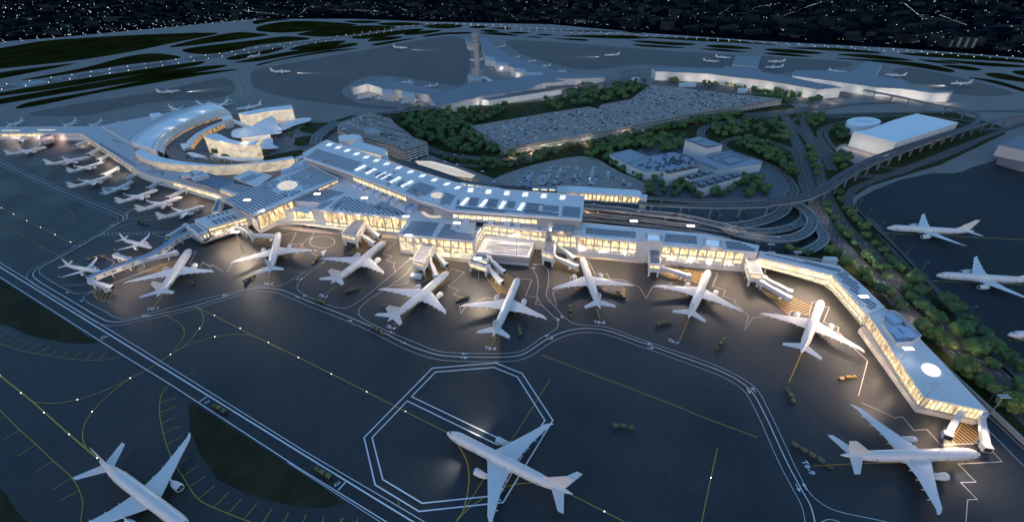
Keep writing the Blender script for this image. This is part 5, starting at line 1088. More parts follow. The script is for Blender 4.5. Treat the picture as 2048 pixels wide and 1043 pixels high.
# station
st, _ = bld('rail_station', 'slim elevated rail station with white roof and glowing warm side', 'station', 'L 445,446 1005,482 1035,497 1030,530 440,492', 16, 7, M_frame, M_roofw, par=.3)
fac(st, *W('L 442,494 1028,531', 16), P(*S('L 740,480')[0], 16), 8.5, 14.5, 17, M_win, .72, slat=3)
slab(st, 'L 358,445 445,448 440,500 360,492', 17.5, 9, 'end_hall', M_wall); slab(st, 'L 1032,510 1082,516 1080,545 1030,540', 17, 15, 'end_hall', M_wall); slab(st, 'L 450,462 1000,498 990,515 440,478', 16.5, .4, 'roof_strip', MATS['roof_pale_blue'])
def guide(label, s, z, wd=4.6, step=30, name='guideway', piers=True, m=M_broad, group='raised rail guideways', zend=None, zst=None, skip=0):
    p = catmull(W(s, z), 6)
    if zend is not None:
        p = []
        px_ = S(s); n = len(px_)
        for i, (u_, v_) in enumerate(px_):
            t = i / (n - 1); zz = zst + (zend - zst) * t; p.append(P(u_, v_, zz))
        p = catmull(p, 6)
    g = thing(name, label, 'guideway' if name == 'guideway' else 'viaduct', (p[0].x, p[0].y, 0), group)
    b = MB(); b.beam(p, wd, 1.3, 0, mt=1); b.build('deck', [M_concd, m], g)
    for k in (-1, 1):
        b = MB(); b.beam(p, .35, 1.3, off=k * wd / 2, up=.9); b.build('parapet', M_concd if name == 'guideway' else M_conc, g)
    if name == 'guideway':
        b = MB()
        for k in (-1, 1): b.beam(p, .25, .3, off=k * wd * .22, up=.3)
        b.build('rails', M_metal, g)
    else:
        b = MB(); dashes(b, p, 0, 11, 3, .35, .12, True); 
        for k in (-1, 1):
            q_ = offs(p, k * (wd / 2 - .8)); b.ribbon([v + Vector((0, 0, .1)) for v in q_], .25)
        b.build('lane_marks', M_white, g)
    if piers:
        for i, (v, d) in enumerate(along(p, step, step / 2)):
            if v.z < 3.5: continue
            m_ = MB(); m_.box((v.x, v.y, (v.z - 1.2) / 2 - .3), (1.6, 1.9, v.z - 1.9), atan2(d.y, d.x)); m_.box((v.x, v.y, v.z - 1.9), (1.8, wd * 1.1, 1.1), atan2(d.y, d.x)); m_.build('pier', M_concd, g)
    return p
guide('upper of the two guideways sweeping right from the station, bending back to far terminals', 'L 1080,540 1300,560 1500,568 1700,566 2046,556 N 0,880 150,862 300,835 450,765 600,665 800,560 1100,450 1400,358 1600,292 1680,248 1692,222 1640,188 1500,150 1300,110 1050,55 760,0', 13)
guide('lower of the two guideways sweeping right from the station to the right edge', 'L 1000,578 1100,592 1500,612 1700,615 2046,602 N 0,918 150,900 300,872 480,795 620,705 760,625 1000,520 1300,405 1600,310 1800,252 2046,212 P 2150,225', 13)
guide('guideway between the headhouse and the lit canopy, left of the station', 'K 690,455 780,485 900,520 1030,560 1150,600 1300,655 1500,690 1700,703 L 360,478', 13, 8.5)
guide('far guideway passing in front of the far terminal and bending behind the hut', 'S 250,760 380,750 700,710 900,688 1050,653 1200,610 1500,580 1800,545 2046,522 M 0,215 300,200 500,170 570,150 585,115 620,90 700,78 815,75', 13, 7)
guide('departures viaduct leaving the east side of the headhouse and looping at the interchange', 'L 562,608 800,630 1100,665 1350,692 1600,745 1800,800 Y 420,430 620,490 900,520 1100,503 1240,440 1300,350 1290,290 1230,215 1130,145', 9, 10, 34, 'viaduct', m=M_broad, group='interchange ramps', zst=10, zend=5)
guide('outer loop ramp at the bottom of the interchange', 'Y 1210,655 1300,620 1400,555 1425,500 1395,440 1345,390 1325,320 1260,225 1150,135', 4, 9, 40, 'viaduct', group='interchange ramps')
guide('wide curved ramp coming down from the loop road into the interchange', 'Y -120,345 200,362 400,380 600,365 800,315 950,250 1040,160', 2.6, 12, 400, 'viaduct', group='interchange ramps')
guide('inner loop ramp nested within the interchange', 'Y 480,420 650,432 850,435 1050,400 1180,340 1225,280 1200,200 1140,150', 3, 9, 400, 'viaduct', group='interchange ramps')
guide('lit arrivals road running under the viaduct beside the east wing', 'L 562,700 800,722 1000,745 1300,775 1500,800 1750,845', 2.2, 9, 400, 'viaduct', group='interchange ramps')
guide('middle level ramp right of the headhouse between the viaduct and arrivals road', 'L 562,655 760,690 1000,710 1250,745 1500,775 1750,815', 4.5, 6, 34, 'viaduct', group='interchange ramps')
guide('curved ramp wrapping the left side of the angular car park', 'J 1700,470 1715,420 1760,370 1830,325 1900,290', 6, 8, 34, 'viaduct', group='curved ramps left of the angular car park'); guide('second curved ramp wrapping the left side of the angular car park', 'J 1740,490 1755,430 1795,385 1850,345 1910,312', 6, 7, 34, 'viaduct', group='curved ramps left of the angular car park')
for v, d in along(W('L 470,475 1010,510', 7), 16): m = MB(); m.box((v.x, v.y, 3.5), (2, 4, 7), atan2(d.y, d.x)); m.build('pillar', M_concd, st)
# trains
def train(label, s, z, n):
    p = W(s, z + 3.2); a, c = p[0], p[-1]; d = c - a; L = d.length; ang = atan2(d.y, d.x); g = thing('rail_train', label, 'train', (a.x, a.y, z), 'short white rail trains')
    for k in range(n):
        v = a.lerp(c, (k + .5) / n); b = MB(); b.box((v.x, v.y, z + 1.9), (L / n - .8, 3, 3.1), ang); cr = b.build('car', M_wall, g)
        b = MB(); b.box((v.x, v.y, z + 2.4), (L / n - 2.5, 3.08, 1.1), ang); b.build('window_band', M_win2, g)
train('white rail train just left of the station', 'L 158,464 355,470', 13, 3); train('white rail train behind the headhouse roof edge', 'K 1275,660 1600,706', 13, 5)
# lit canopy, guard house, walls
cn = thing('lit_bus_canopy', 'long bright glowing canopy beside the guideway behind the headhouse', 'canopy', P(*S('K 1150,550')[0], 0))
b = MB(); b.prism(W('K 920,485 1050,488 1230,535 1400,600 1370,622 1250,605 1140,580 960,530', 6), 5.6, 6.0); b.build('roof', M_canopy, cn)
b = MB()
for v, d in along(W('K 985,507 1385,611', 6), 3.2): b.box((v.x, v.y, 6.12), (.35, 12, .2), atan2(d.y, d.x))
b.build('roof_ribs', M_wallg, cn)
for v, d in along(W('K 960,515 1370,612', 5.6), 14): m = MB(); m.tube((v.x, v.y, 0), (v.x, v.y, 5.6), .3, n=6); m.build('column', M_frame, cn)
bld('guard_house', 'small white box house at the bend of the perimeter wall', 'building', 'Y 1418,706 1560,712 1578,745 1430,742', 8, 0, M_wall, M_wall, par=.3)
def wallth(label, s, h=3, t=1.2):
    p = W(s, h); g = thing('perimeter_wall', label, 'wall', (p[0].x, p[0].y, 0)); b = MB(); b.beam(p, t, h); b.build('wall', mat('pink_wall', (.50, .42, .37), .7, var=.06, vs=.3), g)
wallth('long straight pale wall between the concourse and the tree lined highway', 'P 1675,528 1730,575 1766,613 1790,637 1839,678 1900,738 2048,876 2300,1110'); wallth('short pale wall from the bent concourse to the small box house', 'P 1553,507.5 1600,512.5 1645,518')
fe = thing('boundary_kerb', 'thin dark fence along the edge of the right hand cargo apron', 'fence', P(1736, 440, 0)); b = MB(); b.beam(catmull(W('P 1712,405 1711,413 1720,425 1736,443 1800,505 1880,595 1960,690 2048,770 2300,985', 1.6), 4), .3, 1.6); b.build('mesh_panel', M_void, fe)
# ------------------------------------------------------------------- trees
def crown_mesh(seed, m, lobes=9, leaves=520, r=1.0):
    rnd = random.Random(seed); b = MB()
    cs = [(Vector((0, 0, 1.05)), .72)]
    for k in range(lobes):
        a = rnd.uniform(0, 2 * pi); q = rnd.uniform(.35, .72); cs.append((Vector((q * cos(a), q * sin(a), rnd.uniform(.65, 1.45))), rnd.uniform(.30, .50)))
    import bmesh
    for c, rr in cs:
        bm = bmesh.new(); bmesh.ops.create_icosphere(bm, subdivisions=2, radius=1)
        vs = []
        for v in bm.verts:
            n = noise.noise(v.co * 2.2 + Vector((seed, c.x * 5, c.y * 5))) * .35 + noise.noise(v.co * 6 + c * 9) * .22
            vs.append(c + v.co * rr * (.86 + n))
        b.add(vs, [tuple(v.index for v in f.verts) for f in bm.faces], 0); bm.free()
    for k in range(leaves):
        c, rr = cs[rnd.randrange(len(cs))]
        d = Vector((rnd.gauss(0, 1), rnd.gauss(0, 1), rnd.gauss(.35, 1))).normalized(); q = c + d * rr * rnd.uniform(.9, 1.22)
        u = (d.orthogonal() + Vector((rnd.uniform(-.6, .6),) * 3)).normalized(); w_ = d.cross(u).normalized() + d * rnd.uniform(-.5, .5); s = rnd.uniform(.035, .075)
        b.add([q - u * s, q - w_ * s, q + u * s, q + w_ * s], [(0, 1, 2, 3)], 1 if rnd.random() < .45 else 0)
    me = bpy.data.meshes.new('crown'); me.from_pydata([tuple(v) for v in b.v], [], b.f); me.materials.append(m)
    m2 = MATS['foliage_olive'] if m is not MATS['foliage_olive'] else MATS['foliage_green']; me.materials.append(m2); me.polygons.foreach_set('material_index', b.m); me.update(); return me
tb_ = MB(); tb_.tube((0, 0, 0), (0, 0, .8), .07, .04, 7)
for a in range(4): tb_.tube((0, 0, .45), (.35 * cos(a * 1.6), .35 * sin(a * 1.6), .95), .03, .015, 5)
tme = bpy.data.meshes.new('trunk'); tme.from_pydata(tb_.v, [], tb_.f); tme.materials.append(M_bark)
CR = [crown_mesh(k, M_leaf[(0, 1, 2, 0, 1, 2)[k]]) for k in range(6)]
TREES = []
def want(u, v, r, zone, kind=None): TREES.append((P(u, v, 0), r, zone, kind))
def near(s, zone, kind=None):   # tile positions of crowns with radius in metres: x,y,r
    t = TILE['P']
    for w_ in s.split():
        if ',' in w_: x, y, r = [float(k) for k in w_.split(',')]; u, v = t[0] + x / t[2], t[1] + y / t[2]; q = P(u, v, r * 1.0); r *= .9; TREES.append((Vector((q.x, q.y, 0)), r, zone, kind if R() < .62 else random.choice((0, 2, 1))))
        else: t = TILE[w_]
Z = 'row of trees along the highway beside the bent concourse'
near('Y 1060,600,5.5 1180,640,5 1270,655,4.5 1480,630,5.5 1570,650,5 X 560,155,7 650,212,6.5 675,262,5 740,295,7.5 785,325,6 840,382,5.5 965,500,8 1020,545,7 1075,570,7.5 1190,690,7.5 1200,725,6.5 1275,780,6 1335,835,5.5 D 1975,740,8', Z, 2)
near('D 1560,430,7 1630,420,6.5 1740,550,6 1850,640,5.5 1990,700,6 2030,760,7', Z, 2)
Z = 'row of trees on the median between the two highway carriageways'
near('Y 1450,150,6 1460,210,4.5 1535,290,4.5 1575,370,4.5 1620,420,5 1690,460,6 1740,550,4 1865,670,6 1935,730,5 1990,800,5 X 765,190,4.5 770,235,4.5 870,300,4.5 895,345,5 950,385,6 1010,430,6 1040,460,5 1150,525,7 1215,590,8 1260,620,7 1290,400,1 D 1795,415,5 1380,60,6 2030,590,6 2020,430,5', Z, 0)
Z = 'row of trees between the highway and the cargo apron'
near('N 570,810,5 580,870,5.5 620,945,5.5 660,990,5.5 700,1025,5 b 20,180,5 60,240,5 110,290,6.5 130,360,5 200,430,5.5 260,480,5.5 310,530,5.5 355,570,5.5 395,610,5.5 530,710,8.5 575,800,7 445,780,5 780,860,8.5 850,925,8.5 960,1035,6 720,1010,6 D 1600,110,7 1740,180,6.5 1830,265,9 1700,290,7 1920,360,6 2020,430,6 1530,150,7', Z, 1)
def scatter(s, n, rmin, rmax, zone, kinds=(0, 1), gap=1.35, holes=()):
    poly = W(s, 0); xs = [p.x for p in poly]; ys = [p.y for p in poly]; put = []; t = 0
    while len(put) < n and t < n * 60:
        t += 1; x, y = U(min(xs), max(xs)), U(min(ys), max(ys))
        if not pip(x, y, poly): continue
        r = U(rmin, rmax)
        if all((x - a) ** 2 + (y - b) ** 2 > ((r + c) * gap / 2) ** 2 for a, b, c in put):
            put.append((x, y, r)); TREES.append((Vector((x, y, 0)), r * .9, zone, random.choice(kinds)))
scatter('K 800,130 960,95 1500,90 1640,60 1640,110 1370,210 1365,235 1650,410 1600,445 1350,440 1150,405 1030,360 900,295 830,235', 150, 5.5, 8, 'dense grove between the angular and the long car parks', (1, 1, 0), 1.25)
scatter('M -60,300 100,300 230,215 640,185 770,185 700,250 640,315 400,350 300,372 0,420', 85, 5, 7.5, 'dark grove under the far guideway behind the long car park', (1, 0), 1.2)
scatter('L 0,262 250,205 600,120 1060,30 1380,-10 1400,-30 1700,-60 M 1540,430 1180,475 800,570 400,655 0,735 K 1650,560 1700,520', 60, 4.5, 6.5, 'belt of trees along the parkway below the long car park', (0, 1), 1.15)
scatter('L 130,250 500,205 640,230 620,160 900,80 1360,50 1390,150 1250,180 1000,150 870,170 760,260 700,230 600,205 300,225', 62, 5, 7, 'trees between the small car park and the utility plant', (0, 0, 1), 1.15)
scatter('M 1290,530 1380,510 1580,480 1830,500 1900,620 1880,670 1700,625 1500,605 1400,630 1310,600', 46, 5, 7, 'trees inside the upper bend of the loop road', (0, 1), 1.2)
scatter('M 1480,660 1560,635 1700,660 1850,720 1950,850 2000,960 1920,960 1800,850 1650,770 1500,710', 38, 5, 7, 'trees inside the lower bend of the loop road', (0, 1), 1.2)
scatter('N 240,215 420,215 450,290 400,310 300,280', 14, 5, 7, 'clump of trees left of the oval hall', (0, 1), 1.1); scatter('N 500,310 600,290 680,330 620,420 540,410 500,360', 14, 5, 7, 'clump of trees in front of the large white hall', (1,), 1.1)
scatter('N 520,540 600,520 660,560 600,650 530,650', 10, 5, 7, 'clump of trees where the guideway meets the highway', (0, 1), 1.1)
scatter('N 300,470 350,470 400,560 415,690 360,690 320,600', 9, 4.5, 6, 'narrow strip of trees between the roads under the guideway', (0,), 1.1)
scatter('L 780,235 850,260 960,340 1050,385 1060,420 930,370 800,290', 13, 4, 5.5, 'trees along the right edge of the small car park', (0, 1), 1.1); scatter('L 1075,450 1120,440 1140,510 1085,530', 3, 5, 6, 'trees at the right end of the small car park', (0,), 1.1)
scatter('L 1170,440 1400,425 1400,490 1290,545 1190,520', 11, 4.5, 6, 'trees below the utility cooling blocks', (0, 1), 1.15); scatter('L 1400,460 1500,480 1640,500 1840,370 1920,400 2046,450 2046,545 1700,550 1400,545', 30, 4.5, 6.5, 'trees between the cooling blocks and the guideway', (0, 0, 1), 1.15)
scatter('L 1060,340 1150,350 1200,390 1170,410 1080,390', 7, 4.5, 6, 'trees in front of the plant building', (0,), 1.1)
scatter('G 30,560 100,640 0,660 -200,640 -100,590', 8, 5, 7, 'trees at the left tip of the far parking deck', (1,), 1.2); scatter('G 200,540 300,545 300,600 215,580', 6, 5, 7.5, 'olive trees before the long white far right terminal', (2,), 1.1)
scatter('G 560,560 740,600 720,630 560,590', 9, 4, 5.5, 'olive trees before the long white far right terminal', (2,), 1.1); scatter('G 740,590 980,590 980,640 760,640', 12, 4, 6, 'olive trees before the long white far right terminal', (2,), 1.1)
scatter('G 500,590 580,590 580,640 510,630', 5, 5, 6, 'dark clump before the long white far right terminal', (1,), 1.1); scatter('G 860,640 1300,670 1310,740 1140,750 900,700', 34, 5, 7, 'dark trees at the far right end of the long car park', (1, 0), 1.1)
scatter('G 1340,700 1450,700 1450,740 1350,740', 6, 5, 7, 'dark trees at the far right end of the long car park', (1,), 1.1)
near('J 930,530,6.5 1000,560,5 1030,565,4.5 1095,550,6.5 ', 'three leafy trees in front of the glowing front hotel wall', 0)
near('J 1225,290,5 1275,268,5.5 1410,250,7 1440,240,7.5 1475,258,5', 'trees between the rear hotel block and the shell roofs', 0); near('J 1300,555,4 1330,540,5', 'trees at the right foot of the front hotel', 1)
scatter('J 1470,410 1600,300 1700,290 1650,340 1520,430 1490,470', 12, 2.5, 4, 'small garden trees beside the shell roofs', (0,), 1.2); scatter('K 1120,450 1340,500 1330,520 1110,470', 8, 3, 4, 'bushes beside the road behind the lit canopy', (1,), 1.1)
scatter('K 1350,480 1500,480 1650,450 1900,440 2046,400 2046,470 1800,520 1600,570 1480,560', 26, 4.5, 6.5, 'trees along the lower parkway beside the car park ramp', (0, 1), 1.15)
scatter('M 60,650 350,580 700,510 1080,435 1080,455 720,530 380,610 90,680', 26, 3.2, 4.6, 'small trees against the front of the long car park', (0,), 1.1)
def clear(q):   # keep trees off decks
    return not (pip(q.x, q.y, GP) or pip(q.x, q.y, GQ))
TREES = [t for t in TREES if clear(t[0])]
TREES.sort(key=lambda t: (t[0] - Vector((0, 0, H))).length / t[1])
names = {0: 'mid green tree', 1: 'deep green tree', 2: 'yellow green tree'}
far = []
for i, (q, r, zone, kind) in enumerate(TREES):
    kind = 0 if kind is None else kind; me = CR[kind + 3 * (i % 2)]
    if i < 296:
        t = thing('leafy_tree', names[kind] + ' in the ' + zone if zone[:4] not in ('tree', 'smal', 'oliv', 'dark', 'bush', 'thre') or zone.startswith('dark grove') else names[kind] + ', of the ' + zone, 'tree', (q.x, q.y, .15), zone, world=False)
        t.rotation_euler = (0, 0, U(0, 6)); t.scale = (r, r, r * U(.85, 1.1))
        tr = bpy.data.objects.new('trunk', tme); COL.objects.link(tr); tr.parent = t
        cr = bpy.data.objects.new('crown', me); COL.objects.link(cr); cr.parent = t
    else: far.append((q, r, me, kind))
b = MB(); lowc = []
for k in range(6):
    me = CR[k]; n1 = 162 * 3
    lowc.append(([v.co.copy() for v in me.vertices], [tuple(p.vertices) for p in me.polygons if True], [p.material_index for p in me.polygons]))
vsA, fsA, msA = [], [], []
for q, r, me, kind in far:
    vs, fs, ms = lowc[CR.index(me)]; a = U(0, 6); ca, sa = cos(a), sin(a); o_ = len(vsA)
    vsA += [(q.x + (v.x * ca - v.y * sa) * r, q.y + (v.x * sa + v.y * ca) * r, v.z * r) for v in vs]
    fsA += [tuple(i + o_ for i in f) for f in fs]; msA += [kind if m_ == 0 else 2 for m_ in ms]
me = bpy.data.meshes.new('distant_woodland'); me.from_pydata(vsA, [], fsA); [me.materials.append(m_) for m_ in M_leaf]; me.polygons.foreach_set('material_index', msA); me.update()
o = bpy.data.objects.new('distant_woodland', me); COL.objects.link(o); tag(o, 'farther trees of the car park groves merging into one dark green wood', 'wood', kind='stuff')
print('TREES', len(TREES))
# -------------------------------------------------------------------- cars
def car_mb():
    b = MB(); L, w_ = 4.5, 1.8
    b.loft([[(x, -w_ / 2 * k, z0), (x, w_ / 2 * k, z0), (x, w_ / 2 * k, z1), (x, -w_ / 2 * k, z1)] for x, k, z0, z1 in ((-2.25, .9, .4, .8), (-2.1, 1, .3, .95), (-.2, 1, .28, .95), (1.0, 1, .28, .92), (2.05, .96, .3, .72), (2.25, .85, .4, .62))], 0)
    b.loft([[(x, -w_ / 2 * k, .93), (x, w_ / 2 * k, .93), (x, w_ / 2 * k2, z1), (x, -w_ / 2 * k2, z1)] for x, k, k2, z1 in ((-1.9, .92, .80, .95), (-1.35, .94, .76, 1.42))], 1)
    b.loft([[(x, -w_ / 2 * .76, 1.0), (x, w_ / 2 * .76, 1.0), (x, w_ / 2 * .74, z1), (x, -w_ / 2 * .74, z1)] for x, z1 in ((-1.35, 1.43), (.25, 1.45))], 0)
    b.loft([[(x, -w_ / 2 * k, .93), (x, w_ / 2 * k, .93), (x, w_ / 2 * k2, z1), (x, -w_ / 2 * k2, z1)] for x, k, k2, z1 in ((.25, .94, .76, 1.42), (1.15, .92, .84, .94))], 1)
    for x in (-1.35, 1.35):
        for y in (-.82, .82): b.tube((x, y - .1, .32), (x, y + .1, .32), .32, n=8, mi=2)
    return b
CM = car_mb(); CC = [mat('car_white', (.75, .76, .78), .25), mat('car_silver', (.45, .47, .50), .3), mat('car_dark', (.035, .04, .05), .2), mat('car_red', (.35, .02, .02), .25), mat('car_blue', (.05, .09, .2), .25)]
CN = ['white', 'silver', 'dark', 'red', 'dark blue']; CARME = []
for m_ in CC:
    me = bpy.data.meshes.new('car'); me.from_pydata([tuple(v) for v in CM.v], [], CM.f)
    for x in (m_, M_dglass, M_tyre): me.materials.append(x)
    me.polygons.foreach_set('material_index', CM.m); me.update(); CARME.append(me)
CARS = []
def carrow(s, z, where, occ=.6, gap=2.75, wd=0, jit=.0, clip=None, a90=True):
    p = W(s, z)
    for v, d in along(p, gap):
        if R() < occ and (clip is None or pip(v.x, v.y, clip)):
            a = atan2(d.y, d.x) + (pi / 2 if a90 else 0) + (pi if R() < .5 else 0) + U(-.03, .03); CARS.append((v, a, where))
lw_ = 'parked in the small lot beside the rail station'
for a_, c_ in [((55, 450), (125, 345)), ((90, 455), (160, 335)), ((115, 450), (150, 405)), ((215, 440), (320, 290)), ((255, 440), (300, 340)), ((265, 440), (280, 375)), ((330, 440), (400, 300)), ((375, 440), (405, 400)), ((410, 370), (450, 290)), ((480, 440), (525, 300)), ((510, 440), (565, 310)), ((530, 440), (545, 370)), ((625, 440), (650, 300)), ((655, 440), (690, 335)), ((765, 375), (775, 320)), ((795, 440), (805, 370)), ((895, 440), (895, 395)), ((940, 460), (940, 430)), ((640, 350), (655, 300))]:
    carrow('L %d,%d %d,%d' % (*a_, *c_), .38, lw_, .93)
for a_, c_ in [((1545, 662), (1580, 640)), ((1680, 650), (1700, 630)), ((1755, 680), (1830, 580)), ((1800, 690), (1850, 640)), ((1905, 655), (1960, 570)), ((2010, 560), (2020, 530)), ((1850, 600), (1880, 570)), ((1940, 680), (2000, 600))]: carrow('K %d,%d %d,%d' % (*a_, *c_), .38, lw_, .9)
lq = 'on the roof of the angular multi storey car park'
for s, o_ in [('K 455,130 640,190', .55), ('K 480,150 600,210', .5), ('K 400,155 520,200', .6), ('K 380,180 470,230', .5), ('K 540,115 680,150', .35), ('K 320,215 400,270', .5), ('K 340,240 420,262', .4), ('K 660,280 760,320', .85), ('K 690,270 860,300', .55), ('K 600,320 740,355', .8), ('K 800,375 860,390', .8), ('K 740,270 830,290', .5), ('K 830,330 880,350', .6), ('K 500,170 560,190', .5), ('K 590,215 640,235', .4)]:
    carrow(s, 18.05, lq, o_, 2.8, clip=outset(GQ, -4))
lg = 'on the roof deck of the very long car park'
ax = (P(1014, 297.6, 11) - P(941.6, 253, 11)); sa_ = ax.copy(); sa_.z = 0; sa_.normalize(); cen_g = P(1014, 297.6, 11)
fr_ = W('P 1014,297.6 1100,282.6 1225,260 1375,230 1450,217.6 1564,199', 11)
k = 0
for v, d in along(fr_, 17.0, 6):
    for side in (-2.6, 2.6):
        base = v + d * side; n = Vector((-d.y, d.x, 0)); dirr = (n * .8 + (-sa_ if (-sa_).dot(n) > 0 else sa_) * .6).normalized()
        cl_n = 0; st_ = 4.0
        while st_ < 300:
            if cl_n <= 0 and R() < .12: cl_n = random.randint(2, 10)
            q = base + dirr * st_
            if cl_n > 0:
                cl_n -= 1
                if pip(q.x, q.y, outset(GP, -4)) and R() < .9: CARS.append((Vector((q.x, q.y, 11.05)), atan2(d.y, d.x) + (0 if R() < .5 else pi), lg))
            st_ += 2.8
ROADCARS = [('L 655,597', .3, 10.2), ('L 850,618', 0, 9.6), ('L 1015,652', 0, 9), ('L 1285,688', 0, 8.3), ('L 1310,680', 0, 8.3), ('L 1410,700', 0, 8), ('Y 208,365', 3, 7.3), ('Y 612,475', 0, 6.8), ('Y 945,512', 0, 6.2), ('Y 1068,378', 0, 3.2), ('Y 1320,372', 0, 5.2), ('K 1255,520', 0, .4), ('K 1160,497', 0, .4), ('K 1460,573', 0, .4), ('K 1240,440', 0, .4), ('K 1310,445', 0, .4), ('K 1130,420', 0, .4),
            ('J 595,420', 0, 7.1), ('J 640,380', 0, 7.1), ('J 780,590', 0, 7.1), ('J 700,580', 0, 7.1), ('J 620,475', 0, 7.1), ('J 540,495', 0, 7.1), ('J 820,295', 0, 7.1), ('J 955,345', 0, .4), ('J 900,360', 0, .4), ('J 830,520', 0, .4), ('J 860,530', 0, .4), ('J 1440,395', 0, .4), ('J 1410,430', 0, .4), ('J 1470,375', 0, .4), ('J 1490,430', 1, .4), ('J 1540,400', 1, .4), ('J 1560,410', 0, .4), ('J 1545,440', 0, .4), ('J 1550,455', 0, .4), ('J 1630,330', 0, .4), ('J 1660,325', 0, .4), ('J 1600,345', 1, .4), ('J 1520,480', 0, .4)]
for s, c_, z in ROADCARS:
    v = P(*S(s)[0], z); CARS.append((v, U(-.4, .3) + (.9 if s[0] == 'J' else 0), 'driving on the roads around the terminal'))
CARS.sort(key=lambda c: (c[0] - Vector((0, 0, H))).length)
rest = MB()
for i, (v, a, where) in enumerate(CARS):
    ci = random.choices(range(5), (46, 24, 22, 2, 6))[0]
    if 'driving' in where and i % 7 == 3: ci = 3
    if i < 296:
        o = bpy.data.objects.new('parked_car' if 'driving' not in where else 'moving_car', CARME[ci]); COL.objects.link(o); o.location = v; o.rotation_euler = (0, 0, a)
        tag(o, CN[ci] + ' car ' + where, 'car', CN[ci] + ' cars ' + where)
    else:
        ca, sa = cos(a), sin(a); rest.add([(v.x + p[0] * ca - p[1] * sa, v.y + p[0] * sa + p[1] * ca, v.z + p[2]) for p in CM.v], CM.f, 0); rest.m[-len(CM.f):] = [(ci if m_ == 0 else 5) for m_ in CM.m]
rest.build('distant_parked_cars', CC + [M_dglass], label='farther parked cars in clusters across the roof of the very long car park', cat='cars', kind='stuff')
print('CARS', len(CARS))
# --------------------------------------------------------- baggage vehicles
def tug_proto(m_):
    t = thing('baggage_tug', 'x', 'baggage tug', world=False); b = MB()
    b.box((0, 0, .75), (3.2, 1.6, .7)); b.box((-1.0, 0, 1.25), (1.1, 1.5, .4)); b.box((1.25, 0, 1.2), (.7, 1.5, .25)); b.build('body', m_, t)
    b = MB(); b.box((.1, 0, 2.05), (1.5, 1.5, .1)); 
    for x in (-.55, .75):
        for y in (-.68, .68): b.tube((x, y, 1.1), (x, y, 2.05), .05, n=5)
    b.build('canopy', m_, t); b = MB(); b.box((.15, 0, 1.25), (.5, 1.2, .7)); b.build('seat', M_tyre, t); b = MB()
    for x in (-1.0, 1.05):
        for y in (-.75, .75): b.tube((x, y - .12, .4), (x, y + .12, .4), .4, n=10)
    b.build('wheel', M_tyre, t); return t
def cart_proto(m_):
    t = thing('baggage_cart', 'x', 'baggage cart', world=False); b = MB(); b.box((0, 0, .65), (3.4, 1.9, .2)); b.box((-1.65, 0, 1.5), (.08, 1.9, 1.6)); b.box((1.65, 0, 1.5), (.08, 1.9, 1.6)); b.box((2.1, 0, .55), (.9, .1, .1)); b.build('frame', M_metal, t)
    b = MB(); b.add([(-1.75, -1.05, 2.25), (1.75, -1.05, 2.25), (1.75, 1.05, 2.25), (-1.75, 1.05, 2.25), (-1.75, 0, 2.5), (1.75, 0, 2.5)], [(0, 1, 5, 4), (2, 3, 4, 5), (0, 4, 3), (1, 2, 5), (3, 2, 1, 0)]); b.box((0, .93, 1.6), (3.3, .06, 1.3)); b.build('canopy', m_, t)
    b = MB(); b.box((0, -.1, 1.25), (2.8, 1.3, 1.0)); b.build('luggage', M_pv, t); b = MB()
    for x in (-1.2, 1.2):
        for y in (-.8, .8): b.tube((x, y - .1, .3), (x, y + .1, .3), .3, n=8)
    b.build('wheel', M_tyre, t); return t
VP = {('t', 0): tug_proto(M_olive), ('c', 0): cart_proto(M_olive), ('t', 1): tug_proto(M_orange), ('c', 1): cart_proto(M_orange)}; VU = set()
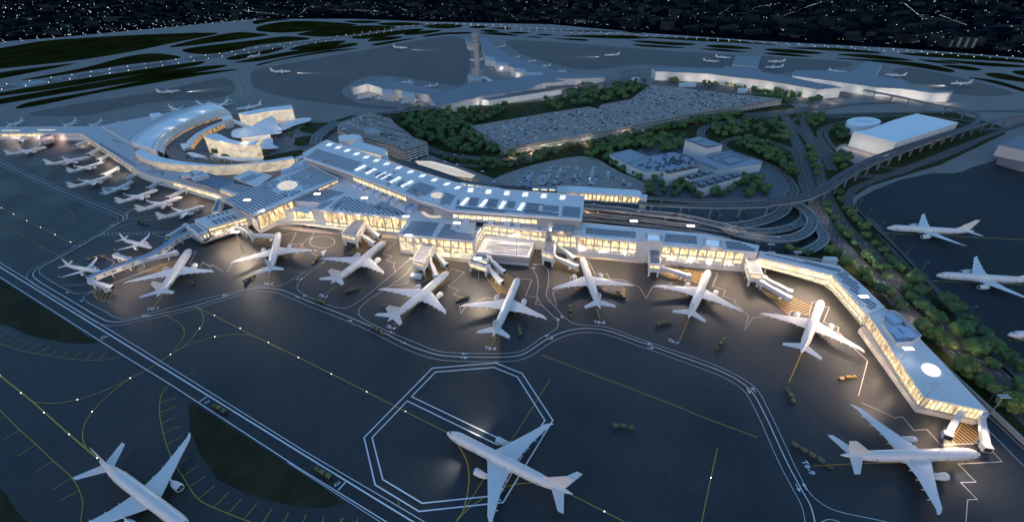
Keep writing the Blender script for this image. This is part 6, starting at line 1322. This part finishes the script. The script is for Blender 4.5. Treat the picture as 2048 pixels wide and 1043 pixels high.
trains = [('t', 'B 480,322', 'c', 'B 508,328', 'c', 'B 540,343', 0, 'on the service road below T6-3'), ('t', 'B 1015,588', 'c', 'B 970,560', 'c', 'B 940,545', 0, 'on the service road below T6-4'), ('t', 'B 812,230', 'c', 'B 775,240', 'c', 'B 745,252', 0, 'right of the T6-3 airliner tail'),
          ('t', 'B 1110,380', 'c', 'B 1075,373', 'c', 'B 1045,370', 0, 'behind the tail fin of the T6-4 airliner'), ('t', 'B 1688,300', 'c', 'B 1655,312', 'c', 'B 1625,325', 0, 'left of the T6-5 wing tip'), ('t', 'C 55,535', 'c', 'C 60,563', 'c', 'C 67,592', 0, 'right of the T6-5 airliner tail'),
          ('t', 'C 470,450', 'c', 'C 465,410', 'c', 'C 460,378', 0, 'left of the T6-6 airliner tail'), ('t', 'C 1255,500', 'c', 'C 1213,504', 'c', 'C 1170,516', 0, 'left of the T6-7 airliner tail'), ('t', 'C 1640,705', 'c', 'C 1668,670', 'c', 'C 1690,642', 0, 'right of the T6-7 lettering'),
          ('t', 'D 685,537', 'c', 'D 638,542', 'c', 'D 585,555', 1, 'between the bent concourse and the pavilion'), ('t', 'D 152,642', 'c', 'D 178,685', 'c', 'D 198,732', 0, 'at the end of the short yellow line under the unnumbered stand'), ('t', 'w 900,724', 'c', 'w 853,693', 'c', 'w 817,671', 0, 'above the T6-9 lettering', 'c', 'w 781,650', 'c', 'w 745,629'),
          ('t', 'u 1687,497', 'c', 'u 1640,491', 'c', 'u 1595,491', 0, 'alone on the open apron right of the octagon'), ('t', 't 1247,373', 'c', 't 1272,387', 'c', 't 1300,407', 0, 'on the diagonal road below the upper STOP marking'), ('t', 't 1838,739', 'c', 't 1870,760', 'c', 't 1906,782', 0, 'on the diagonal road above the lower STOP marking'),
          ('t', 'O 510,847', 'c', 'O 480,862', 'c', 'O 450,885', 0, 'left of the T6-2 airliner tail'), ('t', 'O 1030,693', 'c', 'O 1010,720', 'c', 'O 988,748', 1, 'on the stand road beside the roundabout arrow'), ('t', 'A 1540,498', 'c', 'A 1550,515', '', '', 0, 'under the right wing of the T6-1 airliner'),
          ('t', 'a 465,668', 'c', 'a 400,680', 'c', 'a 345,691', 1, 'at the wing tip of the outer pier airliner'), ('t', 'a 840,382', 'c', 'a 805,372', 'c', 'a 770,364', 0, 'between the left concourse row and the thin pier'), ('c', 'R 475,563', 'c', 'R 445,563', '', '', 1, 'behind the second airliner of the left row'), ('c', 'R 660,730', 'c', 'R 630,735', '', '', 1, 'behind the fourth airliner of the left row'), ('c', 'R 795,690', '', '', '', '', 1, 'by the nose of the fourth airliner of the left row'),
          ('c', 'C 793,273', 'c', 'C 818,278', 'c', 'C 843,280', 0, 'among four loose carts right of the T6-6 tail', 'c', 'C 843,257'), ('c', 'C 895,300', 'c', 'C 893,280', 'c', 'C 893,252', 1, 'in the tight file right of the T6-6 tail')]
ordn = ['first', 'second', 'third', 'fourth', 'fifth']
for tr_ in trains:
    it = [(tr_[i], tr_[i + 1]) for i in (0, 2, 4) if tr_[i]] + [(tr_[i], tr_[i + 1]) for i in range(8, len(tr_), 2)]; colr, where = tr_[6], tr_[7]; ps = [P(*S(s)[0], .8) for _, s in it]; nc = 0
    ph_ = None
    for i, (k_, _) in enumerate(it):
        d = (ps[i - 1] - ps[i]) if i else ((ps[0] - ps[1]) if len(ps) > 1 else Vector((1, .5, 0)))
        key = (k_, colr)
        if key in VU: o = copy_tree(VP[key])
        else: o = VP[key]; VU.add(key)
        pos = ps[i]
        if i and k_ == 'c' and (ps[i] - ph_).length < 4.3: pos = ph_ - d.normalized() * 4.3
        ph_ = pos
        o.location = (pos.x, pos.y, .24); o.rotation_euler = (0, 0, atan2(d.y, d.x)); o.scale = (1.0,) * 3
        cn_ = ['olive', 'orange'][colr]
        if k_ == 't': lab = cn_ + ' baggage tug ' + where
        else: lab = ordn[nc] + ' ' + cn_ + ' baggage cart ' + where; nc += 1
        tag(o, lab, 'baggage tug' if k_ == 't' else 'baggage cart', 'baggage vehicles ' + where)
# ---------------------------------------------------------------- masts
masts = [('O 452,241', 'O 497,358', 24, 'left of the oval skylight on the high roof'), ('O 1017,191', 'O 1045,305', 20, 'above the recess of the main terminal front'), ('O 1395,224', 'O 1420,355', 20, 'above the T6-3 gate house'), ('O 1727,385', 'O 1735,440', 20, 'at the corner where west wing meets middle block'),
         ('O 1747,522', 'O 1770,690', 0, 'in front of the middle block left corner'), ('O 360,498', 'O 425,660', 0, 'left of the T6-2 airliner'), ('T 685,236', 'T 697,395', 20, 'on the middle block roof edge'), ('T 1293,360', 'T 1297,572', 9, 'on the low annex hall'),
         ('T 1660,308', 'T 1660,440', 5, 'by the T6-6 gate house'), ('T 900,600', 'T 912,850', 0, 'standing on the apron left of the T6-5 hatching'), ('V 598,200', 'V 578,380', 20, 'on the east wing roof, left one'), ('V 1140,245', 'V 1105,425', 20, 'on the east wing roof, right one'),
         ('D 1063,322', 'D 1070,392', 12, 'on the pavilion roof near its roof enclosure'), ('s 1068,722', 's 1065,800', 13, 'on the bent concourse roof')]
MP = []
for tp, ft, z0, where in masts:
    (t_,), (f_,) = S(tp), S(ft); bpos, zt = zsolve(t_, f_, z0); zt = min(max(zt, z0 + 9), z0 + 26) if z0 else max(18, min(zt, 30))
    g = thing('light_mast', 'slim floodlight mast with glowing lamp bank ' + where, 'floodlight mast', (bpos.x, bpos.y, z0), 'lit floodlight masts round the terminal')
    b = MB(); b.tube((bpos.x, bpos.y, z0), (bpos.x, bpos.y, zt), .28, .14, 8); b.build('pole', M_conc, g)
    b = MB(); b.box((bpos.x, bpos.y, zt), (6.4, .3, .3)); 
    for k in (-1, 1): b.box((bpos.x + k * 1.5, bpos.y, zt), (.3, 2.2, .2))
    b.build('crossbar', M_conc, g)
    b = MB()
    for kx in range(4):
        for ky in (-1, 1): b.box((bpos.x + (kx - 1.5) * 1.55, bpos.y + ky * .75, zt + .25), (1.3, .95, .35))
    b.build('lamp', M_lamp, g); MP.append((bpos, zt))
for s, f_, z0, where in [('D 1325,595', 'D 1270,690', 12, 'rising at the pavilion front corner'), ('D 1885,685', 'D 1770,832', 0, 'beside the service lane right of the pavilion'), ('D 1105,318', 'D 1085,272', 12, 'on the pavilion roof just beside the lit one'), ('Y 1140,685', 'Y 1115,745', 13, 'on the bent concourse roof near its start'), ('X 140,110', 'X 128,225', 0, 'in front of the bent concourse start'), ('Y 845,628', 'Y 840,655', 0, 'behind the east end of the wing')]:
    (t_,), (f2,) = S(s), S(f_); bpos, zt = zsolve(t_, f2, z0); zt = max(z0 + 8, min(zt, z0 + 24))
    g = thing('light_mast', 'mast with unlit square lamps ' + where, 'floodlight mast', (bpos.x, bpos.y, z0), 'unlit floodlight masts')
    b = MB(); b.tube((bpos.x, bpos.y, z0), (bpos.x, bpos.y, zt), .28, .14, 8); b.build('pole', M_conc, g); b = MB()
    for kx in range(5):
        for ky in (-1, 1): b.box((bpos.x + (kx - 2) * 1.3, bpos.y + ky * .9, zt + .1), (.9, .9, .25))
    b.box((bpos.x, bpos.y, zt - .1), (6.5, .15, .15)); b.build('lamp', M_white2, g)
# thin street lamps along the cargo edge and highway
for (s, zn) in (('b 62,140 b 135,215 b 230,318 b 335,415 b 450,530 b 575,650 b 745,950 b 945,1010', 'along the edge of the cargo apron'), ('D 1495,480 D 1770,720 Y 80,280 Y 290,345 Y 500,400 Y 715,460 Y 880,480 Y 1060,460 Y 155,690', 'along the roads by the interchange and perimeter wall')):
    for k, (u_, v_) in enumerate(S(s)):
        q = P(u_, v_, 0); z0 = 0; g = thing('street_lamp', 'thin street lamp ' + zn, 'street lamp', (q.x, q.y, 0), 'street lamps ' + zn)
        b = MB(); b.tube((q.x, q.y, 0), (q.x, q.y, 9), .12, .08, 6); b.box((q.x + .8, q.y, 9), (1.9, .15, .12)); b.build('pole', M_conc, g); b = MB(); b.box((q.x + 1.9, q.y, 8.95), (1.0, .45, .16)); b.build('lamp_head', M_white2, g)
# ---------------------------------------------------------------- lights
K_ = 1.0
for bpos, zt in MP:
    if bpos.z < .5: spot((bpos.x, bpos.y - 1.6, zt - .4), (bpos.x, bpos.y - 28, 0), 26000 * K_, (1, .80, .56), 150, .6, .5, 'floodlight')
    elif False: spot((bpos.x, bpos.y - 3, zt - .4), (bpos.x, bpos.y - 45, 0), 20000 * K_, (1, .82, .60), 85, .9, .5, 'floodlight')
def wash(s, z, n, power, out, tgt, col=(1, .73, .48), ang=140):   # unseen lamps added in mid-air off a facade to warm apron and walls
    a, c = W(s, z); d = (c - a); d.normalize(); nn = Vector((-d.y, d.x, 0))
    k_ = nn.dot(-a.normalized())
    if (abs(k_) > .3 and k_ < 0) or (abs(k_) <= .3 and nn.y > 0): nn = -nn
    if tgt < 0: nn = -nn; tgt = -tgt
    for k in range(n):
        q = a.lerp(c, (k + .5) / n); g_ = q + nn * (out + 4); point((g_.x, g_.y, z * .5), power * .07, col, .12, 'apron_fill'); g_ = q + nn * (out + 6); spot((g_.x, g_.y, z + 13), (g_.x + nn.x * 20, g_.y + nn.y * 20, 0), power * (.45 if z == 5 else 1.05), col, 112, 1, .3, 'apron_fill_spot')
wash('P 520,432 P 640,425', 12, 3, 11000, 6, 10); wash('P 645,421.5 815,437.5', 14, 5, 14000, 6, 12); wash('P 795.6,468.4 949,483', 16, 4, 12000, 6, 10); wash('P 968.5,448.8 1092.5,463.5', 18.5, 4, 7000, 7, 6); wash('P 1104,467.5 1275,483', 15, 4, 14000, 6, 12); wash('P 1325,490 1515,505.5', 15, 5, 14000, 6, 12)
wash('P 1518,514 1662,550', 11, 4, 12000, 7, 10); wash('P 1664,550 1733,627', 11, 4, 13000, 7, 10); wash('P 1736,625 1850,793', 10, 5, 12000, 7, 10); wash('P 1850,793 1969,819', 10, 3, 7000, 7, 8)
wash('P 163,268 275,341', 9, 4, 15000, 5, 12); wash('P 10,266 150,267', 9, 3, 12000, 5, 12, (1, .66, .55)); wash('P 345,362 455,392', 9, 3, 15000, 5, 12)
wash('a 1372,415 1700,322', 9, 3, 9000, 6, 8); wash('a 350,870 1050,560', 5, 5, 7000, 5, 5); wash('a 330,830 1000,540', 5, 4, 5500, 4, -6)
for s, z in (('w 1640,520', 7),): 
    q = P(*S(s)[0], z); spot((q.x, q.y, z), (q.x - 12, q.y - 10, 0), 9000 * K_, (1, .72, .40), 130, .8, .3, 'bridge_lamp')
q = P(*S('w 1600,700')[0], 4); spot((q.x, q.y, 5), (q.x + 14, q.y - 22, 0), 5000 * K_, (1, .97, .9), 100, .9, .3, 'wing_light')
add_lamps('S 1130,515 1200,515', 8, 2500)
pass
pass
add_lamps('K 1700,470 1850,430 L 280,170 420,140 600,105 M 620,610 760,555 1180,475 1330,440 1480,405 1620,380 1750,360', 2.4, 1700, col=(1, .82, .6)); add_lamps('N 60,160 180,150 380,130 520,110', 5, 700, col=(1, .85, .65))
add_lamps('Y 700,560 400,520 -50,430 -250,400 L 620,740 850,745 1100,780', 16, 1100, col=(1, .75, .45)); add_lamps('L 600,720 900,750 1250,790', 1.9, 500, col=(1, .72, .42)); add_lamps('L 600,690 700,700', 5, 500, col=(1, .7, .35))
add_lamps('X 610,215 700,300 790,370 900,470 1010,570 1130,680 1230,790', 6, 1100, col=(1, .85, .6)); add_lamps('b 420,700', 6, 300)
add_lamps('J 560,500 600,440 700,370 850,300 1000,245 620,560 760,590', 24, 550, col=(1, .84, .62)); add_lamps('J 1180,300 1400,225 1150,440 1000,600 1200,600 1500,400', 26, 1300, col=(1, .86, .66)); add_lamps('P 1655,440 1620,415 1700,500 1730,530 1780,570', 10, 900, col=(.95, .95, 1)); add_lamps('K 1150,600 1300,640 1000,520', 4, 700)
# ---------------------------------------------------------- runway lights
RL = []
def rl(s, step, grp, z=0):
    p = W(s)
    for v, d in along(p, step): RL.append((v, grp))
g_ = 'runway edge lights of the left runway'
rl('E 55,672 335,632 593,595 885,552 1150,514 1440,472 1750,430 2010,390 F 230,355 560,305 780,272 1100,225 1370,190', 42, g_); rl('E 15,716 310,672 640,622 885,586 1160,545 1460,500 1725,460 2046,412 F 240,375 550,330 780,293 1100,245 1330,212', 42, g_)
g_ = 'runway edge lights of the far right runway'
rl('F 1370,190 1500,188 1800,200 2046,205 S 1500,60 1800,75 2046,95 G 0,196 400,215 900,255 1400,283 2046,315', 36, g_); rl('F 1420,198 1700,205 1990,215 S 1400,75 2046,108 G 0,208 300,225 600,245 1050,272 1500,298 2046,335', 36, g_); rl('I 1000,160 1500,190 2046,215 2300,232', 34, g_); rl('I 1040,175 1440,203 2046,240 2300,256', 34, g_)
g_ = 'runway edge lights of the far left runway'
rl('E 25,325 410,290 900,248 1400,200 2046,145', 50, g_); rl('E 40,338 400,302 900,258 1400,212 2046,160', 50, g_)
RL.sort(key=lambda c: c[0].length); r0 = None; rb = MB(); print('RL', len(RL))
for i, (v, grp) in enumerate(RL):
    s_ = .6 + v.length * .00022
    if i < 296:
        if r0 is None:
            m_ = MB(); m_.tube((0, 0, 0), (0, 0, .5), .12, n=6); m_.loft([[(r * .55 * cos(k), r * .55 * sin(k), z * .65) for k in [j * pi / 4 for j in range(8)]] for r, z in ((.3, .45), (.75, .7), (.8, 1.1), (.5, 1.6), (.1, 1.75))], 1); r0 = m_.build('runway_light', [M_metal, M_rwy]); o = r0
        else: o = r0.copy(); COL.objects.link(o)
        o.location = (v.x, v.y, .1); o.scale = (s_,) * 3; tag(o, 'small glowing runway edge light, one of the ' + grp, 'runway light', grp)
    else: rb.box((v.x, v.y, 1.2), (.7 * s_, .7 * s_, .8 * s_))
rb.build('distant_runway_lights', M_rwy, label='remaining distant runway edge lights as two thin dotted lines', cat='runway lights', kind='stuff')
# ---------------------------------------------------------------- city
EDGE = [(-1500, 120), (-600, 100), (0, 80), (130, 72), (300, 57), (512, 38), (700, 30), (870, 40), (1100, 46), (1300, 62), (1536, 76), (1800, 90), (2048, 108), (2700, 150), (3600, 200)]
def vedge(u):
    for (a, b_), (c, d) in zip(EDGE, EDGE[1:]):
        if a <= u <= c: return b_ + (d - b_) * (u - a) / (c - a)
    return 90
b = MB(); M_cb = [mat('city_block_a', (.010, .017, .020), .9), mat('city_block_b', (.022, .032, .036), .9), mat('city_block_c', (.003, .005, .014), .9), mat('city_block_d', (.035, .045, .05), .8)]
for m_ in M_cb: m_.node_tree.nodes['Principled BSDF'].inputs['Specular IOR Level'].default_value = 0
for k in range(9000):
    u_ = U(-900, 2950); ve = vedge(u_) - 3; v_ = ve - (ve + 50) * R() ** .85
    q = P(u_, v_, 0); big = R() < .12
    b.box((q.x, q.y, (h_ := U(4, 14) if not big else U(10, 30)) / 2 - .3), (U(12, 60) * (1.5 if big else 1), U(8, 22), h_), random.choice((0, .2, .2, pi / 2 + .2, -.5)), random.choices((0, 1, 2, 3), (40, 25, 28, 7))[0])
b.build('distant_city_buildings', M_cb, label='dark mass of low city buildings beyond the airfield', cat='city', kind='stuff')
M_ca = mat('city_light_cool', (1, 1, 1), .5, emit=5, ecol=(.62, .88, 1)); M_cw = mat('city_light_warm', (1, 1, 1), .5, emit=5, ecol=(1, .85, .62))
b = MB()
def cl(q, s, mi): b.box((q.x, q.y, q.z), (s, s, s * .8), 0, mi)
for k in range(5200):
    u_ = U(-900, 2950); ve = vedge(u_) - 1; v_ = ve - (ve + 50) * R() ** 1.15
    if noise.noise(Vector((u_ * .012, v_ * .05, 3))) < -.12 and R() < .8: continue
    if 1300 < u_ < 2100 and R() < .35: continue
    q = P(u_, v_, U(4, 16)); dd = q.length; cl(q, dd * U(.00012, .00032) * (1.7 if R() < .06 else 1), 0 if R() < .68 else 1)
for s, n in [('P 1590,22 1645,3', 22), ('P 1440,28 1470,8', 12), ('P 1700,28 1708,8', 12), ('P 1810,8 1850,40', 16), ('P 1880,30 1960,60', 20), ('P 1510,15 1580,2', 18), ('P 1540,40 1600,20', 18), ('P 1000,10 1040,45', 20), ('P 700,20 760,22', 16), ('P 480,20 560,30', 18), ('P 60,38 100,39', 14), ('P 1150,45 1180,42', 10)]:
    a, c = W(s, 9)
    for k in range(n): q = a.lerp(c, k / n); cl(q, q.length * .00024, 0)
b.build('distant_city_lights', [M_ca, M_cw], label='hundreds of small cool and warm lights scattered over the dark city', cat='city lights', kind='stuff')
sl = thing('slab_building', 'long low city slab with pale vertical bays beyond the far right runway', 'building', P(1900, 99, 0)); 
for s, h_ in (('I 1300,120 1390,130', 30), ('I 1390,130 1470,145', 22), ('I 1480,140 1660,150', 30)):
    a, c = W(s, 0); d = c - a; n = int(d.length / 14) ; m_ = MB(); m2 = MB(); q = (a + c) / 2; m_.box((q.x, q.y + 12, h_ / 2), (d.length, 20, h_), atan2(d.y, d.x)); m_.build('wall', M_cb[1], sl)
    for k in range(n): v = a.lerp(c, (k + .5) / n); m2.box((v.x, v.y, h_ * .5), (6, 1.2, h_ * .85), atan2(d.y, d.x))
    m2.build('bay_panels', mat('slab_bays', (.12, .15, .18), .8, emit=.02, ecol=(.7, .85, 1)), sl)
